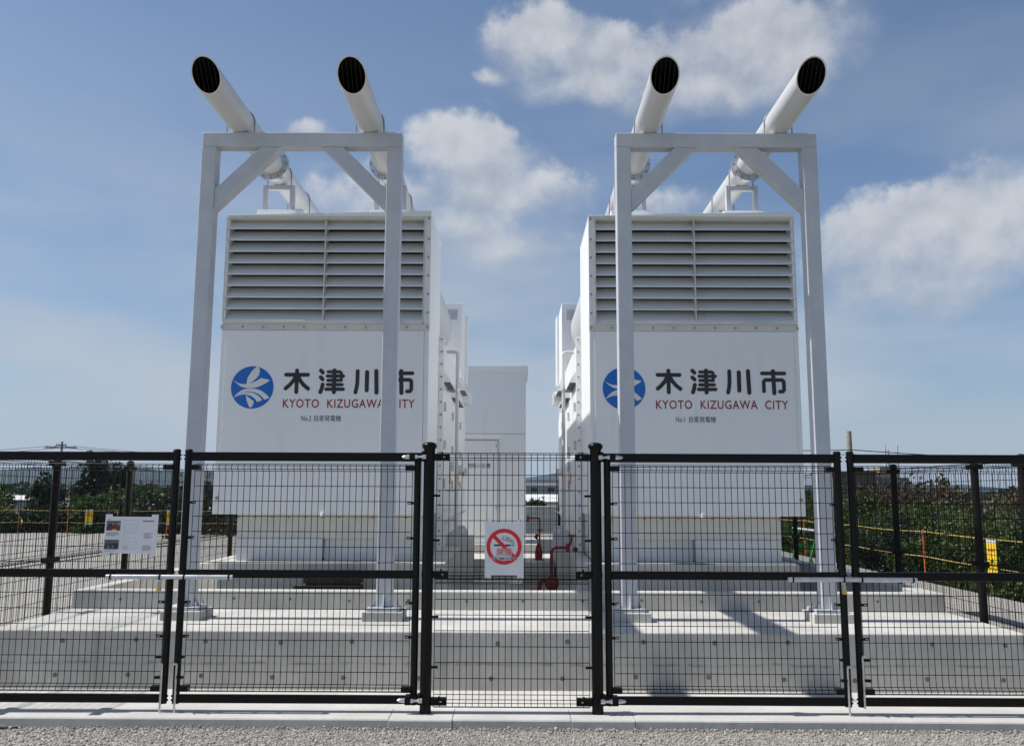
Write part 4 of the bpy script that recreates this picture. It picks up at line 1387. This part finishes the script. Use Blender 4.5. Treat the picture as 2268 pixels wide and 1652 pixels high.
# ------------------------------------------------------------------ rope barriers
ORD = ['first', 'second', 'third', 'fourth', 'fifth', 'sixth', 'seventh', 'eighth', 'ninth', 'tenth', 'eleventh', 'twelfth', 'thirteenth', 'fourteenth',
       'fifteenth', 'sixteenth', 'seventeenth', 'eighteenth', 'nineteenth', 'twentieth']
def stake(x, y, label, group):
    g = thing('stake', label, 'stake', (x, y, -0.08), group)
    mb = MB(); mb.tube([(x, y, -0.08), (x, y, 0.99)], 0.019, 8)
    build('rod', mb, M_ORANGE, g)
    for z in (0.95, 0.45):
        mb = MB(); mb.tube([(x, y, z - 0.02), (x, y, z + 0.02)], 0.026, 8)
        build('rope_hook', mb, M_ORANGE, g)


def rope(pts, z, label):
    q = []
    for i in range(len(pts) - 1):
        a = Vector((*pts[i], z)); b = Vector((*pts[i + 1], z))
        for k in range(6):
            t = k / 6
            p = a.lerp(b, t); p.z -= 0.03 * 4 * t * (1 - t)
            q.append(p)
    q.append(Vector((*pts[-1], z)))
    mb = MB(); mb.tube(q, 0.0095, 6)
    tag(build('rope', mb, M_ROPE, smooth=True), label, 'rope')


def yellow_sign(x, y, z, face, label):
    """hanging warning card; face = direction it looks along X"""
    g = thing('warning_card', label, 'sign', (x, y, z), 'yellow warning cards hung on the rope barriers')
    w, h = 0.15, 0.5
    if face == 'y':
        mb = MB(); mb.box(x - w, x + w, y - 0.006, y + 0.006, z, z + h)
        build('card', mb, M_YELLOW, g)
        mb = MB(); mb.box(x - w, x + w, y - 0.0066, y + 0.0066, z + h + 0.001, z + h + 0.05); mb.box(x - w, x + w, y - 0.0066, y + 0.0066, z - 0.05, z - 0.001)
        build('border', mb, M_PAPER, g)
        mb = MB(); mb.box(x - 0.11, x + 0.11, y - 0.009, y - 0.0065, z + h * 0.70, z + h * 0.80)
        build('lettering_band', mb, M_ORANGE, g)
    else:
        mb = MB(); mb.box(x - 0.006, x + 0.006, y - w, y + w, z, z + h)
        c = build('card', mb, M_YELLOW, g)
        mb = MB(); mb.box(x - 0.0066, x + 0.0066, y - w, y + w, z + h + 0.001, z + h + 0.05); mb.box(x - 0.0066, x + 0.0066, y - w, y + w, z - 0.05, z - 0.001)
        build('border', mb, M_PAPER, g)
        mb = MB(); mb.box(x - 0.009, x - 0.0065, y - 0.11, y + 0.11, z + h * 0.72, z + h * 0.82)
        build('lettering_band', mb, M_ORANGE, g)
        mb = MB(); mb.prism_yz([(y - 0.03, z + 0.05), (y + 0.05, z + 0.22), (y + 0.0, z + 0.22), (y + 0.03, z + 0.34), (y - 0.06, z + 0.18), (y - 0.01, z + 0.18)], x - 0.009, x - 0.0065)
        build('figure', mb, M_INK, g)


lp = [(-26.9 + 2.1 * k, 36.9 - 0.13 * k) for k in range(10)]
for i, p in enumerate(lp):
    stake(p[0], p[1], 'orange stake, %s from left in the far barrier on the left' % ORD[i], 'orange stakes of the left rope barrier')
rope(lp, 0.95, 'upper yellow rope of the far barrier on the left')
rope(lp, 0.45, 'lower yellow rope of the far barrier on the left')
yellow_sign(-17.6, 36.3, 0.42, 'y', 'yellow card on the left rope, left of the white notice')
yellow_sign(-14.15, 36.1, 0.42, 'y', 'yellow card on the left rope, right of the white notice')
rp_ = [(8.3, 9.2), (8.3, 13.2), (8.35, 18.2), (8.3, 21.8), (8.3, 25.5), (8.3, 30.0)]
for i, p in enumerate(rp_):
    stake(p[0], p[1], 'orange stake, %s from the camera in the right barrier' % ORD[i], 'orange stakes of the right rope barrier')
rope(rp_, 0.95, 'upper yellow rope of the barrier along the right bushes')
rope(rp_, 0.45, 'lower yellow rope of the barrier along the right bushes')
yellow_sign(8.26, 15.45, 0.36, 'x', 'tall yellow warning card on the rope before the right bushes')

# green pipe barricade on the right
g = thing('barricade', 'green A-frame barricade stand with pale pipe beside the right portal leg', 'barricade', (7.2, 21.5, -0.075))
for yy in (21.1, 22.4):
    for sx in (-1, 1):
        mb = MB(); mb.tube([(7.2 + sx * 0.28, yy, -0.07), (7.2 + sx * 0.04, yy, 0.80)], 0.022, 8)
        build('leg', mb, M_GREEN, g)
    mb = MB(); mb.box(7.06, 7.34, yy - 0.03, yy + 0.03, 0.40, 0.47)
    build('crosspiece', mb, M_GREEN, g)
mb = MB(); mb.tube([(7.2, 20.6, 0.83), (7.2, 23.0, 0.83)], 0.03, 10)
build('rail', mb, M_GALV, g)


# ------------------------------------------------------------------ vegetation
def foliage(seed, n, rx, ry, rz, leaf, clumps=26, low=0.05, squash=0.0):
    """many small folded leaves spread through clumps; origin at the base centre"""
    r = random.Random(seed)
    cs = []
    for _ in range(clumps):
        while True:
            p = Vector((r.uniform(-1, 1), r.uniform(-1, 1), r.uniform(0, 1)))
            if (p.x ** 2 + p.y ** 2) * (1 - squash) + (max(0, p.z - 0.45) / 0.55) ** 2 < 1.0: break
        cs.append((Vector((p.x * rx * 0.85, p.y * ry * 0.85, low + p.z * rz * 0.88)), r.uniform(0.15, 0.36) * min(rx, rz)))
    shoots = []
    for _ in range(9):        # upright shoots that break the outline
        a = r.uniform(0, 6.28); k = r.random() ** 0.5 * 0.8
        shoots.append((Vector((k * rx * math.cos(a), k * ry * math.sin(a), rz * 0.6)), Vector((r.gauss(0, 0.12), r.gauss(0, 0.12), 1)), rz * r.uniform(0.35, 0.62)))
    mb = MB()
    for q in range(n):
        if q % 9 == 0:
            b0, dr, ln = shoots[r.randrange(9)]
            c, cr = b0 + dr * (ln * r.random()), 0.09 * rz * r.uniform(0.5, 1.0)
        else:
            c, cr = cs[r.randrange(clumps)]
        v = Vector((r.gauss(0, 1), r.gauss(0, 1), r.gauss(0, 1)))
        v = v.normalized() * cr * (r.random() ** 0.4)
        p = c + v
        if p.z < 0.02: p.z = r.uniform(0.02, 0.3)
        d = (v.normalized() + Vector((r.gauss(0, .7), r.gauss(0, .7), r.gauss(0, .7) - 0.2))).normalized()
        sd = d.cross(Vector((r.gauss(0, 1), r.gauss(0, 1), r.gauss(0, 1) + 0.5))).normalized()
        up = sd.cross(d)
        L = leaf * r.uniform(0.6, 1.3); w = L * r.uniform(0.25, 0.4)
        tip = p + d * L - up * L * 0.25
        mb.add([p, p + d * L * 0.5 + sd * w, tip, p + d * L * 0.5 - sd * w], [(0, 1, 2), (0, 2, 3)])
    return mb


def stems(seed, rx, rz, n=7, r0=0.03):
    r = random.Random(seed)
    mb = MB()
    for _ in range(n):
        a = r.uniform(0, 6.28); k = r.uniform(0.3, 0.8)
        mb.tube([(0.1 * math.cos(a), 0.1 * math.sin(a), -0.1), (k * rx * 0.5 * math.cos(a), k * rx * 0.5 * math.sin(a), rz * 0.4), (k * rx * math.cos(a), k * rx * math.sin(a), rz * 0.8)], r0, 5, radii=[r0, r0 * 0.7, r0 * 0.3])
    return mb


def mesh_of(name, mb, mat):
    me = bpy.data.meshes.new(name)
    me.from_pydata([tuple(p) for p in mb.v], [], mb.f)
    me.update()
    me.materials.append(mat)
    return me


BUSH = [(mesh_of('foliage', foliage(20 + i, 6500, 1.35, 1.3, 1.9, 0.105, 44), [M_LEAF, M_LEAF_D, M_LEAF_Y, M_LEAF][i]), mesh_of('stems', stems(i, 1.2, 1.7), M_BARK)) for i in range(4)]
FAR = [(mesh_of('foliage', foliage(60 + i, 3200, 1.7, 1.4, 1.7, 0.22, 22), [M_LEAF, M_LEAF_D, M_LEAF_Y][i]), mesh_of('stems', stems(40 + i, 1.4, 1.5), M_BARK)) for i in range(3)]
WEED = [(mesh_of('foliage', foliage(80 + i, 4200, 1.8, 1.2, 1.4, 0.12, 34), M_LEAF_B), mesh_of('stems', stems(50 + i, 1.4, 1.3, 9, 0.015), M_BARK)) for i in range(2)]


def plant(name, pair, x, y, z, s, rz, label, cat, group, sz=1.0):
    g = thing(name, label, cat, (x, y, z), group)
    g.rotation_euler.z = rz
    g.scale = (s, s, s * sz)
    for me, nm in zip(pair, ('foliage', 'stem')):
        o = bpy.data.objects.new(nm, me)
        COL.objects.link(o)
        o.parent = g
    return g


rv = random.Random(17)
# row along the right rope barrier
y = 8.6
i = 0
while y < 33:
    plant('bush', BUSH[rv.randrange(4)], 9.75 + rv.uniform(-0.2, 0.3), y, -0.42, rv.uniform(0.62, 1.0), rv.uniform(0, 6.28),
          'leafy green bush, %s from the camera right behind the right rope barrier' % ORD[i], 'bush', 'bushes behind the right rope barrier', rv.uniform(0.95, 1.2))
    y += rv.uniform(1.45, 1.8); i += 1
y = 10.0
i = 0
while y < 40:
    plant('bush', BUSH[rv.randrange(4)], 12.2 + rv.uniform(-0.5, 0.5) + 0.05 * y, y, -0.42, rv.uniform(0.7, 1.1), rv.uniform(0, 6.28),
          'taller green bush, %s in the second row right of the fence' % ORD[i], 'bush', 'second row of bushes on the right', rv.uniform(0.9, 1.1))
    y += rv.uniform(1.9, 2.4); i += 1
for i, (x, yy) in enumerate([(14.6, 35), (16.4, 36.5), (18.2, 38), (16.9, 40), (24.5, 43)]):
    plant('weed_clump', WEED[i % 2], x, yy, -0.42, rv.uniform(1.5, 1.75), rv.uniform(0, 6.28), 'brownish dry weed clump, %s of the patch beyond the right bushes' % ORD[i], 'weeds', 'dry weeds beyond the right bushes')
# left rows
x = -31.0
i = 0
while x < -5:
    k = rv.randrange(3)
    plant('bush', FAR[k], x, 39.6 - (x + 31) * 0.03 + rv.uniform(-0.3, 0.5), -0.42, rv.uniform(0.95, 1.2), rv.uniform(0, 6.28),
          'low green bush, %s from left behind the left rope barrier' % ORD[i], 'bush', 'bushes behind the left rope barrier', rv.uniform(0.85, 1.05))
    x += rv.uniform(1.8, 2.3); i += 1
for i, (x, yy, s) in enumerate([(-25.9, 43, 1.3), (-28.0, 44, 1.15), (-20.0, 44, 1.15), (-17.6, 43, 1.25), (-15.4, 43.5, 1.45), (-13.2, 44, 1.4), (-30.5, 45, 1.3), (-11.0, 44, 1.1), (-8.8, 44, 1.0)]):
    plant('bush', FAR[i % 3], x, yy, -0.42, s, rv.uniform(0, 6.28), 'rounded bush, %s of the rear row left of the generators' % ORD[i], 'bush', 'rear row of bushes on the left')


def tree(x, y, seed, rx, h, n, label, mat, trunk_h=0.6, squash=0.5, leaf=0.26):
    g = thing('tree', label, 'tree', (x, y, -0.42))
    mb = MB()
    mb.tube([(x, y, -0.5), (x + 0.05, y, h * 0.45), (x, y, h * 0.8)], 0.16, 10, radii=[0.17, 0.12, 0.04])
    r = random.Random(seed)
    for k in range(9):
        a = r.uniform(0, 6.28); z = r.uniform(0.25, 0.7) * h
        mb.tube([(x, y, z), (x + rx * 0.6 * math.cos(a), y + rx * 0.6 * math.sin(a), z + 0.18 * h)], 0.05, 6, radii=[0.06, 0.02])
    build('trunk', mb, M_BARK, g)
    o = bpy.data.objects.new('crown', mesh_of('crown', foliage(seed, n, rx, rx, h, leaf, 60, trunk_h, squash), mat))
    COL.objects.link(o); o.parent = g


tree(-22.7, 48, 101, 1.2, 3.35, 11000, 'tall dark evergreen tree beyond the left bushes', M_LEAF_D, 0.3, 0.75)
tree(-25.1, 47, 102, 0.85, 2.5, 6000, 'shorter rounded dark tree left of the tall evergreen', M_LEAF_D, 0.3, 0.3)
tree(24.5, 30.5, 103, 1.6, 2.3, 6000, 'pale green low tree at the far right beyond the bushes', M_LEAF, 0.2, 0.3, 0.2)

# hedge and pale building seen through the gap
for i, x in enumerate((-1.0, 1.0, 3.0, 5.0, 7.0)):
    plant('bush', FAR[i % 3], x, 46 + 0.3 * (i % 2), 0.75, 0.40, i * 1.3, 'clipped green hedge bush, %s from left seen through the gap' % ORD[i], 'bush', 'hedge seen through the gap between the generators', 0.95)
mb = MB(); mb.box(-6, 9, 44.6, 48, -0.42, 1.08)
tag(build('retaining_wall', mb, M_CONC2, bevel=0.03), 'pale concrete retaining wall below the hedge in the gap', 'wall')
g = thing('greenhouse', 'long low white building beyond the hedge in the gap', 'building', (4, 72, -0.4))
mb = MB(); mb.box(-4, 14, 72, 78, -0.4, 1.0)
build('wall', mb, M_ROOFW, g)
mb = MB(); mb.prism_yz([(71.6, 1.001), (78.4, 1.001), (78.4, 1.08), (75, 1.66), (71.6, 1.08)], -4.3, 14.3)
build('roof', mb, M_ROOFW, g)


# ------------------------------------------------------------------ utility poles and wires
def pole(x, y, h, r, arms, label):
    g = thing('utility_pole', label, 'pole', (x, y, -0.4))
    mb = MB(); mb.tube([(x, y, -0.5), (x, y, h)], r, 14, radii=[r * 1.15, r * 0.9])
    build('shaft', mb, M_WOODPOLE, g, smooth=True)
    for z, w in arms:
        mb = MB(); mb.box(x - w, x + w, y - 0.30, y - 0.18, z - 0.08, z + 0.08)
        a = build('crossarm', mb, M_BARK, g)
        for xx in (-w * 0.85, -w * 0.35, w * 0.35, w * 0.85):
            mb = MB(); mb.tube([(x + xx, y - 0.24, z + 0.11), (x + xx, y - 0.24, z + 0.28)], 0.06, 8)
            build('insulator', mb, M_BOLT, a)


pole(22.85, 60, 6.03, 0.19, [], 'thick weathered utility pole rising right of the right portal frame')
pole(-62.6, 120, 8.6, 0.16, [(7.75, 2.2), (8.05, 0.7)], 'thin far utility pole with crossarm above the left gate')
pole(-15, 150, 5.2, 0.16, [(4.6, 1.2)], 'distant slim utility pole low behind the left gate')
def wire(name, pts, r, label):
    q = []
    for i in range(len(pts) - 1):
        a, b = Vector(pts[i]), Vector(pts[i + 1])
        for k in range(8):
            t = k / 8; p = a.lerp(b, t); p.z -= 0.012 * (b - a).length * 4 * t * (1 - t); q.append(p)
    q.append(Vector(pts[-1]))
    mb = MB(); mb.tube(q, r, 5)
    tag(build(name, mb, M_CABLE), label, 'cable')


wire('overhead_cable', [(14.0, 63, 5.0), (22.85, 59.7, 4.75), (48, 62, 4.25)], 0.030, 'upper overhead cable running right from the thick pole')
wire('overhead_cable', [(13.0, 64, 4.5), (22.85, 59.7, 4.45), (48, 60, 3.9)], 0.022, 'lower overhead cable running right from the thick pole')
wire('overhead_cable', [(-110, 130, 6.9), (-64.4, 119.8, 7.95), (-30, 112, 6.4)], 0.032, 'left overhead cable on the far crossarm pole')
wire('overhead_cable', [(-110, 134, 6.6), (-60.8, 119.8, 7.95), (-28, 114, 6.2)], 0.032, 'right overhead cable on the far crossarm pole')


# ------------------------------------------------------------------ far buildings
def house(x, y, w, d, h, rh, mats, label, group=None, wins=3):
    g = thing('house', label, 'house', (x, y, -0.4), group)
    mb = MB(); mb.box(x - w / 2, x + w / 2, y, y + d, -0.4, h)
    build('wall', mb, mats[0], g)
    mb = MB(); mb.prism_yz([(y - 0.4, h + 0.001), (y + d + 0.4, h + 0.001), (y + d / 2, h + rh)], x - w / 2 - 0.4, x + w / 2 + 0.4)
    build('roof', mb, mats[1], g)
    for i in range(wins):
        xx = x - w / 2 + w * (i + 0.5) / wins
        mb = MB(); mb.box(xx - w * 0.1, xx + w * 0.1, y - 0.04, y + 0.02, h * 0.45, h * 0.8)
        build('window', mb, M_GLASS, g)


house(-50.6, 90, 3.4, 4, 0.9, 0.45, (M_HOUSE, M_ROOFW), 'small white-roofed house beyond the leftmost bushes', None, 2)
# brown hall with roof blocks on the right
g = thing('hall_building', 'brown flat-roofed hall with tan roof block behind the right bushes', 'building', (60, 150, -0.4))
mb = MB(); mb.box(55.5, 61.3, 150, 165, -0.4, 5.35)
build('wall', mb, M_BRICK, g)
mb = MB(); mb.box(61.301, 67.2, 150.5, 165, -0.4, 4.7)
build('annex', mb, M_ROOF, g)
mb = MB(); mb.box(55.2, 61.5, 149.7, 165.2, 5.351, 5.75)
build('parapet', mb, M_BRICK, g)
mb = MB(); mb.box(61.6, 66.0, 152, 160, 4.701, 5.5)
build('roof_block', mb, M_TAN, g)
mb = MB(); mb.box(63.2, 64.9, 152.5, 158, 5.501, 6.6)
build('roof_block', mb, M_TAN, g)
for i in range(4):
    mb = MB(); mb.box(56 + i * 1.3, 56.7 + i * 1.3, 149.93, 150.01, 2.6, 4.0)
    w_ = build('window', mb, M_GLASS, g)
for i, (xx, h) in enumerate(((84.2, 13.2), (87.0, 13.0))):
    g = thing('antenna_mast', ('left' if i == 0 else 'right') + ' one of two thin antenna masts above the right gate leaf', 'antenna', (xx, 200, -0.4))
    mb = MB(); mb.tube([(xx, 200, -0.4), (xx, 200, h)], 0.18, 6, radii=[0.5, 0.18])
    build('mast', mb, M_GALV, g)
    if i == 0:
        mb = MB(); mb.tube([(xx + 0.8, 200, 3), (xx + 0.8, 200, h - 1.2)], 0.2, 5)
        build('mast', mb, M_GALV, g)
    mb = MB(); mb.box(xx - 0.5, xx + 0.5, 199.9, 200.1, h - 1.6, h - 1.5)
    build('crossbar', mb, M_GALV, g)

rt = random.Random(23)
for i in range(46):
    side = -1 if i < 28 else 1
    D = rt.uniform(500, 1500)
    ang = rt.uniform(0.14, 0.66) * side if i % 9 else rt.uniform(0.0, 0.08)
    w = rt.uniform(9, 22)
    house(ang * D, D, w, rt.uniform(8, 14), rt.uniform(3.5, 7), rt.uniform(1.5, 3), (M_HOUSE, rt.choice((M_ROOF, M_ROOF, M_ROOF, M_HOUSE))),
          'small distant town house under the blue hills, seen through the fence mesh', 'distant town houses below the hills', 2)

# ------------------------------------------------------------------ hills and haze
def ridge(y, base, amp, seed, x0, x1, depth):
    r = random.Random(seed)
    ph = [(r.uniform(0, 6.28), r.uniform(0.6, 1.4)) for _ in range(9)]
    mb = MB()
    n = 150
    rows = 5
    for j in range(rows):
        for i in range(n + 1):
            x = x0 + (x1 - x0) * i / n
            h = base
            for k, (p, q) in enumerate(ph):
                h += amp * math.sin(x / (900 / (1.55 ** k)) * q + p) / (1.42 ** k)
            t = j / (rows - 1)
            prof = math.sin(t * math.pi)
            mb.v.append((x, y + depth * t, max(-1.0, h * prof + (r.uniform(-2, 2) if 0 < j < rows - 1 else 0) - 1.0)))
    mb.f += [(j * (n + 1) + i, j * (n + 1) + i + 1, (j + 1) * (n + 1) + i + 1, (j + 1) * (n + 1) + i) for j in range(rows - 1) for i in range(n)]
    return structure(build('hill', mb, M_HILL, smooth=True))


ridge(2300, 34, 24, 5, -4200, 4200, 900)
ridge(3700, 62, 40, 9, -4800, 4800, 900)


def far_wood(y0, x0, x1, hmin, hmax, n, leaf, seed):
    r = random.Random(seed)
    mb = MB()
    bumps = [(r.uniform(x0, x1), r.uniform(5, 16), r.uniform(hmin, hmax), r.uniform(0, 30)) for _ in range(90)]
    for _ in range(n):
        bx, bw, bh, by = bumps[r.randrange(90)]
        u = r.gauss(0, 0.45)
        z = bh * max(0.0, 1 - u * u) * r.random() ** 0.5
        p = Vector((bx + u * bw, y0 + by + r.uniform(-3, 3), z - 0.4))
        d = Vector((r.gauss(0, 1), r.gauss(0, 1) - 0.6, r.gauss(0, 1))).normalized()
        sd = d.cross(Vector((r.gauss(0, 1), r.gauss(0, 1), r.gauss(0, 1)))).normalized()
        L = leaf * r.uniform(0.6, 1.4)
        mb.add([p, p + d * L * 0.5 + sd * L * 0.4, p + d * L, p + d * L * 0.5 - sd * L * 0.4], [(0, 1, 2), (0, 2, 3)])
    return mb


fw = build('far_wood', far_wood(330, -260, -30, 2.5, 6.0, 16000, 1.3, 61), M_LEAF_D)
tag(fw, 'far dark band of trees below the hills on the left', 'trees', kind='stuff')
fw = build('far_wood', far_wood(360, 60, 260, 2.5, 5.5, 14000, 1.3, 62), M_LEAF_D)
tag(fw, 'far dark band of trees below the hills on the right', 'trees', kind='stuff')

mb = MB(); mb.box(-5200, 5200, -150, 5200, -3.0, 175)
hz = build('haze', mb, None)
m = bpy.data.materials.new('haze_air')
m.use_nodes = True
t = NT(m.node_tree)
v = t.n('ShaderNodeVolumePrincipled')
v.inputs['Color'].default_value = (0.46, 0.62, 0.90, 1)
v.inputs['Density'].default_value = 0.000085
v.inputs['Anisotropy'].default_value = 0.2
out = t.n('ShaderNodeOutputMaterial')
t.lk(v.outputs[0], out.inputs['Volume'])
hz.data.materials.append(m)
stuff(hz)

for o in SC.objects:
    if '_root' in o.keys():
        del o['_root']
